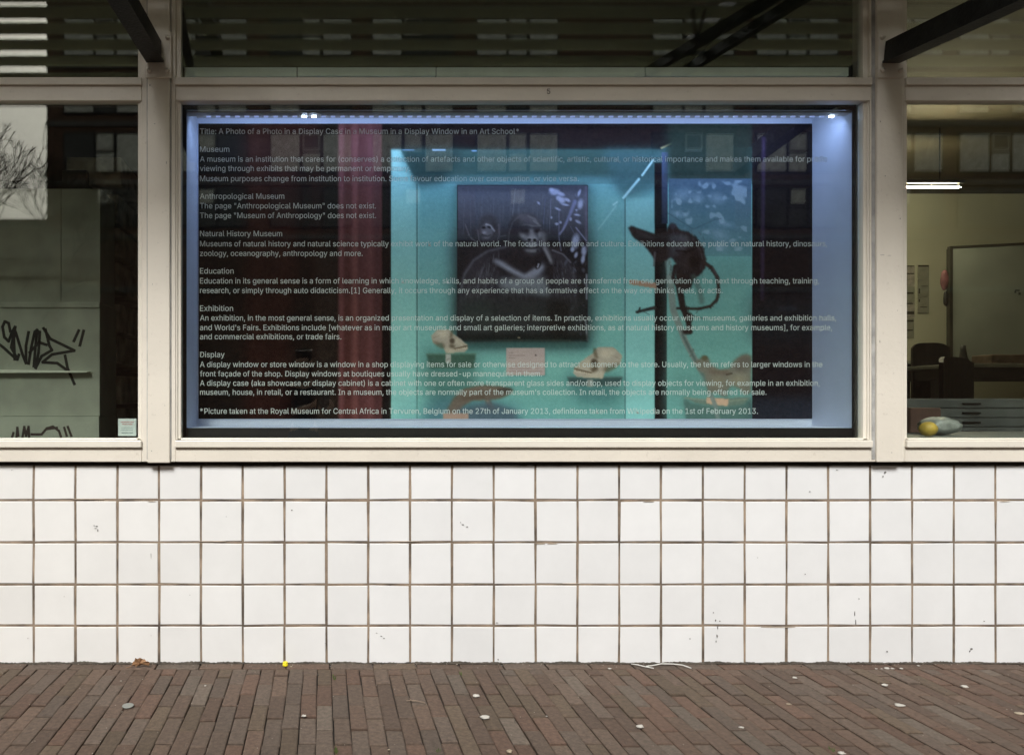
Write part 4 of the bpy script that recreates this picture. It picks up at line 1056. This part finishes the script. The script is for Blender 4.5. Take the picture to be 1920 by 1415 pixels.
G2 = [z2(s) for s in ([(70, 1165), (78, 1140)], [(95, 1170), (100, 1110), (105, 1160)], [(130, 1165), (140, 1105), (150, 1160), (165, 1105), (168, 1165)], [(180, 1150), (240, 1150), (270, 1115), (305, 1105), (340, 1130), (352, 1165)], [(370, 1110), (385, 1160)], [(390, 1105), (412, 1160)], [(270, 1120), (330, 1112)])]
strokes('graffiti', G2, CBY - .0126, .014, mat('marker_brown', (.05, .03, .025), .6), cab)
sh = MB()
a_, b_ = S(-40, 692, CBY - .03), S(168, 696, CBY - .03)
sh.add([(a_.x, CBY - .04, a_.z), (b_.x, CBY - .04, b_.z), (a_.x, CBY - .04, a_.z - .022), (b_.x - .02, CBY - .04, b_.z - .007), (a_.x, CBY - .0015, a_.z), (b_.x, CBY - .0015, b_.z), (a_.x, CBY - .0015, a_.z - .022), (b_.x - .02, CBY - .0015, b_.z - .007)],
       [[0, 1, 3, 2], [4, 6, 7, 5], [0, 4, 5, 1], [2, 3, 7, 6], [0, 2, 6, 4], [1, 5, 7, 3]])
tag(sh.build('batten', mat('pale_batten', (.85, .88, .76), .5, var=.05, vscale=20)), 'thin pale batten fixed across the graffiti cabinet', 'batten')
# shelving receding behind the cabinet's side
shx = cabx + .02
rack = thing('shelf_rack', 'dark plank shelving receding beside the graffiti cabinet', 'shelving', (cabx - .3, 2.0, FZ))
bm_ = mat('dark_planks', (.34, .30, .23), .75, var=.6, vscale=9, bump=.4, bscale=30)
for k in range(9):
    z = FZ + .18 + k * .235
    mb = MB(); mb.box((cabx - .35, CBY + .35 + .02 * (k % 3), z), (cabx + .01 - .012 * (k % 2), 3.6, z + .185), .008, Matrix.Rotation(R(rnd.uniform(-1.2, 1.2)), 4, 'X')); mb.build('plank', bm_, rack)
mb = MB(); mb.box((cabx - .36, CBY + .345, FZ), (cabx - .2, 3.62, 2.75)); mb.build('back_board', M['roomdark'], rack)
def small(name, px_, py_, Y, w, h, m, label, cat):
    p = S(px_, py_, Y); mb = MB()
    mb.lathe((p.x, Y, p.z), [(w * .8, -h / 2), (w, -h / 2 + .01), (w, h * .25), (w * .5, h * .4), (w * .45, h / 2)], 12)
    return tag(mb.build(name, m), label, cat)
small('bottle', 199, 470, 1.1, .017, .055, mat('bottle_yellow', (.36, .34, .07), .4), 'small yellow bottle on the dark shelving beside the graffiti cabinet', 'bottle')
small('pot', 205, 652, 1.1, .02, .05, mat('pot_grey', (.30, .31, .28), .5), 'small pale pot on the dark shelving above the spray can', 'pot')
small('spray_can', 202, 690, 1.12, .012, .09, mat('can_pale', (.35, .36, .33), .4), 'slim pale can on the dark shelving beside the graffiti cabinet', 'can')
small('paint_tin', 205, 742, 1.12, .022, .07, mat('tin_pale', (.32, .33, .31), .4), 'short pale tin low on the dark shelving above the card', 'tin')
# card stuck to the inside of the glass
cyy = YG + .0225
a_, b_ = S(221.5, 784.5, cyy), S(255.5, 817, cyy)
card = thing('notice_card', 'small pale card with red and black print inside the window corner', 'card', ((a_.x + b_.x) / 2, cyy, b_.z))
mb = MB(); mb.box((a_.x, cyy, a_.z), (b_.x, cyy + .0008, b_.z)); mb.build('sheet', mat('card_pale', (.60, .66, .66), .6, var=.05, vscale=30), card)
def marks(rows, m, nm_):
    mb = MB()
    for (x0, x1, y, h) in rows:
        x = x0
        while x < x1:
            w = rnd.uniform(.6, 1.7); x2 = min(x + w, x1)
            p, q = S(x, y - h / 2, cyy - .0006), S(x2, y + h / 2 * rnd.uniform(.5, 1), cyy - .0006)
            mb.box((p.x, cyy - .0006, p.z), (q.x, cyy - .0001, q.z)); x = x2 + rnd.uniform(.25, .6)
    mb.build(nm_, m, card)
marks([(226.5, 251, 791.3, 1.8), (228.5, 248.5, 795.3, 1.8)], mat('print_red', (.45, .08, .10), .6), 'red_print')
marks([(227, 249, 802, .9), (226.5, 249, 805.6, 1.0), (228, 249.5, 811.4, 1.5)], mat('print_dark', (.10, .15, .17), .6), 'dark_print')

# ------------------------------------------------------------------ canopy over the pavement: arms and louvres
def arm(p, q, label):
    p, q = Vector(p), Vector(q)
    t = thing('steel_beam', label, 'steel beam', p, 'dark steel arms carrying the canopy'); t['kind'] = 'thing'
    mb = MB(); mb.bar(p, q, 0.06, 0.092); mb.build('arm_bar', M['steel'], t)
    mb = MB(); mb.bar(p + Vector((0, 0, -.048)), q + Vector((0, 0, -.048)), 0.082, 0.010); mb.build('flange', M['steel'], t)
    return q
cl, cr = (PL0 + PL1) / 2 + 0.0, (PR0 + PR1) / 2
a0 = Vector((cl - 0.012, -0.063, SZ(97, -0.06)))
a1 = Vector((cr - 0.008, -0.063, SZ(98, -0.06)))
e0 = arm(a0, a0 + Vector((-0.03, -1.05, -0.05)), 'dark steel arm sticking out from the pillar beside the graffiti window')
e1 = arm(a1, a1 + Vector((0.0, -1.05, -0.13)), 'dark steel arm sticking out from the wider pillar by the studio window')
can = thing('canopy', 'olive slatted canopy over the windows, seen reflected in the upper panes', 'canopy', (0, -0.9, 3.6))
NS = 11
def slat_pos(k):
    d = 1.6 - 0.15 * (k - 0.5); y = 137 - 30 * (k - 0.5)
    return d, ZC + (PY0 - y) / F * (D + 0.02 + d)
for k in range(NS):
    d, z = slat_pos(k)
    mb = MB(); mb.box((-8.5, -d + 0.02 - 0.063, z - 0.006), (8.5, -d + 0.02 + 0.062, z + 0.006), 0.002); mb.build('slat', M['slat'], can)
d0, zf = slat_pos(0)
mb = MB(); mb.box((-8.5, -d0 - 0.10, 4.5), (8.5, -0.031, 4.56)); mb.build('light_block_sheet', M['steel'], can)  # solid sheet added above the slats to stop light leaking through
mb = MB(); mb.box((-8.5, -d0 - 0.10, zf - 0.02), (8.5, -d0 - 0.06, zf + 0.05)); mb.build('front_edge', M['steel'], can)
for x in (-6.9, cl, cr, 5.2):
    mb = MB(); mb.box((x - .04, -d0 - 0.058, 3.78), (x + .04, -0.031, 3.88)); mb.build('crossbeam', M['steel'], can)
    for (u, w_) in ((-.10, -.42), (.02, -.16)):
        mb = MB(); mb.bar((x + u, -.03, 3.43), (x + w_, -1.60, 3.56), .045, .06); mb.build('stay', M['stay'], can)
    mb = MB(); mb.tube([(x - .33, -1.0, 3.50), (x - .35, -1.02, 3.74)], .009, 8); mb.build('hanger', M['steel'], can)
    mb = MB(); mb.tube([(x - .33, -1.0, 3.50), (x - .26, -1.02, 3.74)], .007, 8); mb.build('hanger', M['steel'], can)

# ------------------------------------------------------------------ the street behind the camera (seen in the glass)
BY = -14.0
brickm = bpy.data.materials.new('dark_brick'); brickm.use_nodes = True
n_ = brickm.node_tree.nodes; l_ = brickm.node_tree.links
bt_ = n_.new("ShaderNodeTexBrick"); bt_.inputs['Color1'].default_value = (.15, .085, .062, 1); bt_.inputs['Color2'].default_value = (.105, .062, .046, 1); bt_.inputs['Mortar'].default_value = (.08, .072, .06, 1)
bt_.inputs['Scale'].default_value = 4.0; bt_.inputs['Mortar Size'].default_value = .012
tc_ = n_.new("ShaderNodeTexCoord"); mp_ = n_.new("ShaderNodeMapping"); mp_.inputs['Rotation'].default_value = (R(90), 0, 0)
l_.new(tc_.outputs['Object'], mp_.inputs[0]); l_.new(mp_.outputs[0], bt_.inputs[0]); l_.new(bt_.outputs[0], n_["Principled BSDF"].inputs['Base Color']); n_["Principled BSDF"].inputs['Roughness'].default_value = .85
RT = D + 0.04 - BY                                 # eye to mirrored facade
RX = lambda px_: XC + (px_ - PX0) / F * RT
RZ = lambda py_: ZC + (PY0 - py_) / F * RT
ob = thing('brick_building', 'dark brick building across the street, reflected in the window glass', 'building', (2, BY - 2, -0.16))
BX0, BX1, BH = RX(88), RX(2350), 12.0
mb = MB(); mb.box((BX0, BY - 8, -0.16), (BX1, BY - 0.02, BH)); mb.build('wall', brickm, ob)
mb = MB()
for z in (RZ(545), RZ(447), RZ(345), RZ(236), RZ(128), RZ(22)): mb.box((BX0 + .01, BY - .019, z - .06), (BX1 - .01, BY + .04, z + .06))
mb.build('concrete_band', mat('band_concrete', (.13, .13, .125), .8, var=.2, vscale=3), ob)
sky_pane = mat('pale_sky_pane', (.64, .68, .64), .7, var=.22, vscale=9); ventm = mat('vent_frame', (.40, .41, .37), .6); dkf = mat('window_black', (.012, .012, .013), .5); drk = mat('window_dark', (.05, .055, .055), .3, var=.4, vscale=1.5)  # pale pane colour stands in for sky mirrored in the glass
starts = [(-20), 120, 310, 505, 695, 890, 1218, 1412, 1607, 1790, 1985, 2180]
proto = None
for fl_, (yt, yb_) in enumerate(((252, 328), (146, 218), (40, 112), (355, 430))):
    for si, s0 in enumerate(starts):
        if s0 < 100: continue
        x0, x1, z0, z1 = RX(s0), RX(s0 + 155), RZ(328), RZ(252)
        off = (0, 0, RZ(yb_) - RZ(328))
        mb = MB(); mb.box((x0, BY - .018, z0), (x1, BY + .03, z1)); wf = mb.build('window', dkf, ob)
        wf.location = off
        u = lambda a: RX(s0 + a)
        for (a, b, m_) in ((3, 56, sky_pane), (101, 152, sky_pane)):
            if fl_ == 3 or (si * 7 + fl_ * 3 + a) % 5 == 0: m_ = drk
            mb = MB(); mb.box((u(a), BY + .031, z0 + .05), (u(b), BY + .036, z1 - .06)); mb.build('glazing', m_, wf)
        mb = MB(); mb.box((u(62), BY + .031, (z0 + z1) / 2 + .03), (u(94), BY + .05, z1 - .05)); mb.build('vent', ventm if fl_ != 3 else drk, wf)
        mb = MB(); mb.box((u(65), BY + .0505, (z0 + z1) / 2 + .10), (u(91), BY + .052, z1 - .08)); mb.build('vent_glass', sky_pane if (si + fl_) % 3 else drk, wf)
        mb = MB(); mb.box((u(62), BY + .031, z0 + .05), (u(94), BY + .036, (z0 + z1) / 2 - .02)); mb.build('glazing', sky_pane if (si + fl_) % 2 and fl_ != 3 else drk, wf)
# low white gabled kiosk in the street
# bare tree left of the building
bark = mat('grey_bark', (.055, .045, .033), .9, var=.3, vscale=12)
tr = thing('bare_tree', 'bare winter tree against the pale sky, reflected in the side window', 'tree', (XC + (12 - PX0) / F * (RT - 2), BY + 2.0, -0.16))
trunk, crown = MB(), MB()
trnd = random.Random(21)
def grow(p, d, L, r, lv, mbx):
    steps = 3; pts = [p]; rs = [r]
    for i in range(steps):
        d = (d + Vector((trnd.uniform(-.16, .16), trnd.uniform(-.16, .16), trnd.uniform(-.05, .12)))).normalized()
        p = p + d * L / steps; pts.append(p); rs.append(max(.0075, r * (1 - .4 * (i + 1) / steps)))
    mbx.tube(pts, rs, 7 if lv < 2 else (5 if lv < 3 else 3), caps=False)
    if lv >= 7: return
    for k in range(2 if lv < 2 else (3 if lv < 5 else 2)):
        ax = d.orthogonal().normalized(); ax.rotate(Matrix.Rotation(trnd.uniform(0, 6.28), 3, d))
        nd = (d + ax * trnd.uniform(.35, .85) + Vector((0, 0, .12))).normalized()
        grow(pts[-1] if k < 2 else pts[2], nd, L * trnd.uniform(.58, .82), rs[-1] * trnd.uniform(.62, .8), lv + 1, crown)
base = Vector((XC + (12 - PX0) / F * (RT - 2), BY + 2.0, -0.16))
for dd, L in ((Vector((.05, 0, 1)), 2.6), (Vector((.22, .1, 1)), 2.25), (Vector((-.3, 0, 1)), 2.5)):
    grow(base + Vector((dd.x * .25, 0, 0)), dd.normalized(), L, .10, 0, trunk)
trunk.build('trunk', bark, tr); crown.build('crown', bark, tr)
nb = thing('sky_blocker', 'tall dark brick block out of view, added to cut side sky light', 'building', (-20, BY, -.16))  # unseen block added to keep side sky light off the upper frames
mb = MB(); mb.box((-34, BY - 2, -.16), (RX(-200), BY + 1, 12.0)); mb.build('wall', brickm, nb)
mb = MB(); mb.box((-34.2, BY - 2.2, 12.001), (RX(-200) + .15, BY + 1.15, 12.25)); mb.build('roof', dkf, nb)
# hedge-dark low building beyond, left of the brick one
lb = thing('low_building', 'low dark building beyond the tree, reflected in the side window', 'building', (-14, -20, -.16))
mb = MB(); mb.box((-24, -26, -.16), (RX(60) - 1.0, -20, 7.28)); mb.build('wall', brickm, lb)
mb = MB(); mb.box((-24.2, -26.2, 7.281), (RX(60) - .8, -19.8, 7.52)); mb.build('roof', dkf, lb)

# ------------------------------------------------------------------ litter on the pavement
def gpos(px_, py_):
    k = ZC * F / (py_ - PY0)                       # distance from the eye along y
    return Vector((XC + (px_ - PX0) * k / F, k - D, 0.0))
# leaf
lf = MB(); c_ = gpos(263, 1252)
OUT = [(-17, 9), (-15, 2), (-12, 0), (-8, -10), (-4, -8), (0, -9), (4, -4), (8, -5), (11, -2), (15, -3), (18, 1), (16, 7), (11, 6), (8, 9), (3, 4), (-1, 8), (-5, 6), (-9, 11), (-12, 8), (-15, 12)]
def leafpt(dx, dy, back=0.0):
    x_ = dx / 392.0; z_ = max(.001, (12 - dy) / 392.0 * .95)
    return (c_.x + x_, c_.y + .012 - z_ * .35 + .010 * math.sin(dx * .32) + back, z_)
n = len(OUT); fr_ = [leafpt(*p) for p in OUT]; bk_ = [leafpt(p[0], p[1], .0012) for p in OUT]
mid_ = [leafpt(dx, dy) for dx, dy in ((-7, 1), (2, -1), (10, 2))]
cf = leafpt(0, 1); cf = (cf[0], cf[1] - .010, cf[2]); cb = (cf[0], cf[1] + .0012, cf[2])
vs = fr_ + bk_ + [cf, cb]
fs = [[k, (k + 1) % n, 2 * n] for k in range(n)] + [[n + (k + 1) % n, n + k, 2 * n + 1] for k in range(n)] + [[k, n + k, n + (k + 1) % n, (k + 1) % n] for k in range(n)]
lf.add(vs, fs)
lf.tube([leafpt(-16, 10), leafpt(-22, 11), leafpt(-27, 11.5)], .0012, 5)
lfo = lf.build('dead_leaf', mat('leaf_brown', (.27, .145, .070), .7, var=.3, vscale=40)); tag(lfo, 'curled brown dead leaf on the pavement at the foot of the tiled wall', 'leaf')
# yellow cap
yc = thing('bottle_stopper', 'small bright yellow plastic cap at the foot of the tiled wall', 'cap', gpos(535, 1248))
p_ = gpos(535, 1248); ym = mat('cap_yellow', (.85, .72, .02), .35)
mb = MB(); mb.lathe(p_ + Vector((0, 0, .002)), [(.0125, 0), (.0128, .003), (.0128, .009), (.011, .011)], 16); mb.build('skirt', ym, yc)
mb = MB(); mb.lathe(p_ + Vector((0, 0, .0132)), [(.010, 0), (.0122, .002), (.0122, .006), (.008, .008)], 16); mb.build('lid', ym, yc)
# white cord
wm = mat('white_plastic', (.66, .66, .63), .5)
cd = thing('plastic_string', 'thin white plastic cord curled on the pavement by the tiled wall', 'cord', gpos(1235, 1252))
def gl(pts, z=.007): return [gpos(a, b) + Vector((0, 0, z + rnd.uniform(0, .003))) for a, b in pts]
mb = MB(); mb.tube(gl([(1183, 1247), (1195, 1249.5), (1210, 1252), (1226, 1255)]), .0024, 6); mb.build('strand', wm, cd)
mb = MB(); mb.tube(gl([(1212, 1252), (1222, 1250), (1240, 1247.5), (1262, 1247), (1280, 1250), (1296, 1255)]), .0026, 6); mb.build('strand', wm, cd)
# twig
tg = MB(); tg.tube(gl([(762, 1317), (775, 1316), (785, 1318), (797, 1321)]), .0018, 5); tg.tube(gl([(768, 1313), (773, 1316.5), (778, 1318)]), .0014, 5)
tag(tg.build('twig', mat('twig_tan', (.25, .19, .14), .8)), 'thin broken tan twig lying on the brown pavers', 'twig')
# stones and chips
stm = [mat('stone_white', (.50, .48, .44), .7, var=.1, vscale=60), mat('stone_beige', (.36, .30, .22), .7, var=.15, vscale=60)]
def stone(px_, py_, w, label, m=0, flat=.5, el=1.4, name='pebble', cat='pebble'):
    p = gpos(px_, py_); mb = MB(); r = w * .8 / 785.0
    mb.ball((p.x, p.y, r * flat * .9 + .001), r, el, 1.0, flat, 10, 6, .24)
    tag(mb.build(name, stm[m]), label, cat, 'pale pebbles scattered on the pavement')
stone(570, 1343, 7, 'lone white pebble below the yellow cap, nearer the camera')
stone(893, 1306, 10, 'white pebble just above the largest white one')
stone(908.5, 1346, 13, 'largest white pebble near the middle of the pavement', 0, .4, 1.6)
stone(1200, 1363.5, 10, 'round white pebble below the white cord, near the frame bottom')
stone(1143, 1254, 6, 'tiny white pebble left of the white cord', 0, .4)
stone(1490, 1271.5, 7, 'small white pebble between the cord and the row of chips')
stone(1659, 1285.5, 9, 'white pebble under the row of white chips')
stone(1687, 1323.5, 12, 'flat white pebble nearer the camera than the row of chips', 0, .35, 1.6)
stone(1809, 1288, 10, 'white pebble furthest to the wall side in the right of the pavement', 0, .4, 1.5)
stone(1479, 1321, 7, 'dull small pebble left of the flat white one', 1, .4, 1.6)
stone(1390, 1364, 6, 'tiny pale chip right of the round white pebble', 0, .3, 1.8)
stone(955, 1411, 9, 'beige angular pebble at the lower edge below the largest white one', 1, .7, 1.1)
stone(1912, 1338, 12, 'flat pale chip at the right edge of the picture', 1, .2, 2.0)
stone(729, 1406, 4, 'pin sized pale pebble left of the beige one', 1, .5, 1.2)
stone(1578, 1413, 9, 'pale pebble cut by the lower edge of the picture', 0, .4, 1.5)
stone(1025, 1343, 3, 'pin sized pebble right of the largest white one', 0, .5, 1.2)
stone(385, 1286, 4, 'small light pebble between the leaf and the yellow cap', 0, .5, 1.3)
stone(546, 1250, 3.5, 'crumb of pale grit right beside the yellow cap', 1, .5, 1.5)
for i, (a, b, w) in enumerate(((1643, 1254, 3.5), (1653, 1254, 3), (1663, 1253.5, 7), (1673, 1254, 5.5), (1690, 1254, 5), (1722, 1248.5, 4.5))):
    stone(a, b, w, 'white chip in the short row lying along the wall foot', 0, .5, 1.6, 'plaster_chip', 'chip')
gm = MB(); p_ = gpos(240, 1324); gm.lathe((p_.x, p_.y, .0035), [(.024, 0), (.023, .002), (.018, .003)], 16)
tag(gm.build('gum_spot', mat('gum_grey', (.24, .25, .23), .6)), 'flat grey disc of trodden gum on a brick', 'gum')
gr_ = MB()
for q in range(900):
    if q < 520: X_, Y_ = rnd.uniform(-2.7, 2.7), -abs(rnd.gauss(0, .018)) - .006
    else: X_, Y_ = rnd.uniform(-2.7, 2.7), rnd.uniform(-.95, -.02)
    r = rnd.uniform(.0009, .0024) * (1 if q % 23 else 1.5)
    k = rnd.choice((.06, .10, .16, .26, .34)); gr_.c = (k, k * .88, k * .74, 1)
    gr_.ball((X_, Y_, r * .5 + .0012), r, rnd.uniform(.8, 1.6), rnd.uniform(.8, 1.5), .7, 5, 3, .25)
tag(gr_.build('grit', vmat('grit_grains', 'tone', rough=.9, var=.2, bump=0), colname='tone'), 'fine pale and dark grit strewn over the pavers and along the wall foot', 'grit', kind='stuff')
# moss tufts in the joints
ms = MB()
for (a, b) in ((627, 1270), (628, 1273), (821, 1408), (629, 1406), (631, 1410), (864, 1264), (1560, 1406)):
    p = gpos(a, b)
    for k in range(7):
        q = p + Vector((rnd.uniform(-.006, .006), rnd.uniform(-.012, .012), 0)); ms.tube([q, q + Vector((rnd.uniform(-.005, .005), rnd.uniform(-.005, .005), rnd.uniform(.006, .014)))], [.0016, .0005], 4)
tag(ms.build('moss', mat('moss_green', (.07, .11, .025), .9)), 'tiny green moss tufts in the paver joints', 'moss', kind='stuff')

# ------------------------------------------------------------------ the photographer behind the camera (seen faintly in the black glass)
def skin(name, chains, m, parent, sub=1):
    """chains: list of (attach_index or None, [(x, y, z, r), ...]); one connected skinned body"""
    vs, es, rr = [], [], []
    for att, pts in chains:
        last = att
        for (x, y, z, r) in pts:
            vs.append((x, y, z)); rr.append(r)
            if last is not None: es.append((last, len(vs) - 1))
            last = len(vs) - 1
    me = bpy.data.meshes.new(name); off = ROOT[parent.name]
    me.from_pydata([(a - off.x, b - off.y, c - off.z) for a, b, c in vs], es, []); me.materials.append(m)
    o = bpy.data.objects.new(name, me); C.objects.link(o); o.parent = parent
    sk = o.modifiers.new('skin', 'SKIN')
    lay = me.skin_vertices[0] if me.skin_vertices else None
    if lay is None:
        bm = bmesh.new(); bm.from_mesh(me); bm.verts.layers.skin.verify(); bm.to_mesh(me); bm.free(); lay = me.skin_vertices[0]
    for i, r in enumerate(rr):
        r = r if isinstance(r, tuple) else (r, r)
        lay.data[i].radius = r
        lay.data[i].use_root = (i == 0)
    sk.use_smooth_shade = True; sk.branch_smoothing = 0.4
    ss = o.modifiers.new('sub', 'SUBSURF'); ss.levels = sub; ss.render_levels = sub
    return o
hx, hy = -1.10, -3.66
skin_m = mat('skin', (.50, .32, .24), .5); coat_m = mat('coat_dark', (.020, .020, .024), .8, var=.2, vscale=30, bump=.3); jean_m = mat('blue_jeans', (.035, .050, .095), .85, var=.2, vscale=40)
hair_m = mat('brown_hair', (.05, .03, .018), .6); shoe_m = mat('brown_shoe', (.045, .025, .015), .5)
per = thing('person', 'person in dark coat and blue jeans photographing the window, phone held in both hands', 'person', (hx, hy, 0))
def hand(wx, wy, wz, s, base):
    """five bent fingers closing on the phone, rooted in the palm vertex"""
    out = []
    for k, (dz, ln) in enumerate(((.026, .068), (.009, .075), (-.008, .071), (-.024, .058))):
        out.append((base, [(wx - s * .012, wy + .045, wz + dz, .0095), (wx - s * .024, wy + .045 + ln * .55, wz + dz, .009), (wx - s * .010 - s * .02, wy + .05 + ln * .75, wz + dz * .9, .008)]))
    out.append((base, [(wx - s * .022, wy + .012, wz + .030, .010), (wx - s * .040, wy + .040, wz + .045, .009)]))
    return out
# body: pelvis first, spine, neck, head; arms from the chest; legs from the pelvis
ch = [(None, [(hx, hy, .94, (.13, .10)), (hx, hy, 1.12, (.12, .09)), (hx, hy, 1.34, (.15, .10)), (hx, hy + .01, 1.46, (.07, .06)), (hx, hy + .02, 1.53, (.052, .055)), (hx, hy + .045, 1.60, (.070, .085)), (hx, hy + .035, 1.68, (.075, .09)), (hx, hy + .02, 1.745, (.045, .055))])]
n0 = 8
ch.append((5, [(hx, hy + .135, 1.615, (.014, .016))])); n0 += 1                       # nose
ch.append((5, [(hx, hy + .105, 1.545, (.030, .030))])); n0 += 1                       # chin
for s_ in (-1, 1):
    ch.append((6, [(hx + s_ * .088, hy + .02, 1.635, (.012, .020))])); n0 += 1         # ears
for s_ in (-1, 1):
    wx, wy, wz = XC + s_ * .095, -3.315, 1.225
    ch.append((2, [(hx + s_ * .17, hy, 1.40, .062), (hx + s_ * .225 + .03, hy + .06, 1.13, .045), ((hx + s_ * .2 + wx) / 2, (hy + wy) / 2 + .05, 1.16, .038), (wx, wy, wz - .01, .026), (wx - s_ * .004, wy + .035, wz, (.020, .032))]))
    n0 += 5; base_ = n0 - 1
    hc = hand(wx, wy, wz, s_, base_); ch += hc; n0 += sum(len(c[1]) for c in hc)
for s_ in (-1, 1):
    ch.append((0, [(hx + s_ * .095, hy, .86, .085), (hx + s_ * .105, hy + .015, .50, .058), (hx + s_ * .11, hy - .01, .30, .052), (hx + s_ * .115, hy - .015, .09, .036), (hx + s_ * .12, hy + .10, .035, (.036, .022))]))
skin('body', ch, skin_m, per)
jc = [(None, [(hx, hy, .97, (.150, .118)), (hx, hy, 1.05, (.145, .112))])]
for s_ in (-1, 1):
    jc.append((0, [(hx + s_ * .10, hy, .84, .102), (hx + s_ * .108, hy + .015, .50, .073), (hx + s_ * .112, hy - .01, .28, .066), (hx + s_ * .117, hy - .015, .085, .060)]))
skin('jeans', jc, jean_m, per)
cc_ = [(None, [(hx, hy, .90, (.175, .140)), (hx, hy, 1.10, (.155, .122)), (hx, hy, 1.33, (.180, .130)), (hx, hy + .005, 1.455, (.095, .08))])]
for s_ in (-1, 1):
    wx, wy, wz = XC + s_ * .095, -3.345, 1.215
    cc_.append((2, [(hx + s_ * .175, hy, 1.395, .082), (hx + s_ * .225 + .03, hy + .06, 1.13, .062), ((hx + s_ * .2 + wx) / 2, (hy + wy) / 2 + .04, 1.16, .052), (wx, wy, wz - .01, .040)]))
skin('coat', cc_, coat_m, per)
hc_ = [(None, [(hx, hy + .005, 1.69, (.083, .098)), (hx, hy - .035, 1.62, (.076, .06)), (hx, hy - .045, 1.54, (.06, .04))]), (0, [(hx, hy + .02, 1.765, (.055, .07))])]
skin('hair', hc_, hair_m, per)
for s_ in (-1, 1):
    skin('shoe', [(None, [(hx + s_ * .117, hy - .03, .045, (.046, .044)), (hx + s_ * .12, hy + .07, .038, (.048, .037)), (hx + s_ * .122, hy + .16, .030, (.042, .028))])], shoe_m, per)
    mb = MB(); mb.ball((hx + s_ * .032, hy + .122, 1.638), .012, 1, 1, .8, 10, 6); mb.build('eye', mat('eye_white', (.6, .6, .58), .2), per)
mb = MB(); mb.box((hx - .026, hy + .128, 1.569), (hx + .026, hy + .136, 1.579), .003); mb.build('mouth', mat('lips', (.36, .14, .12), .5), per)
ph = MB(); ph.box((XC - .062, -3.226, ZC - .030), (XC + .062, -3.217, ZC + .030), .003)
tag(ph.build('phone', M['black']), 'black phone held up sideways by the person facing the window', 'phone')
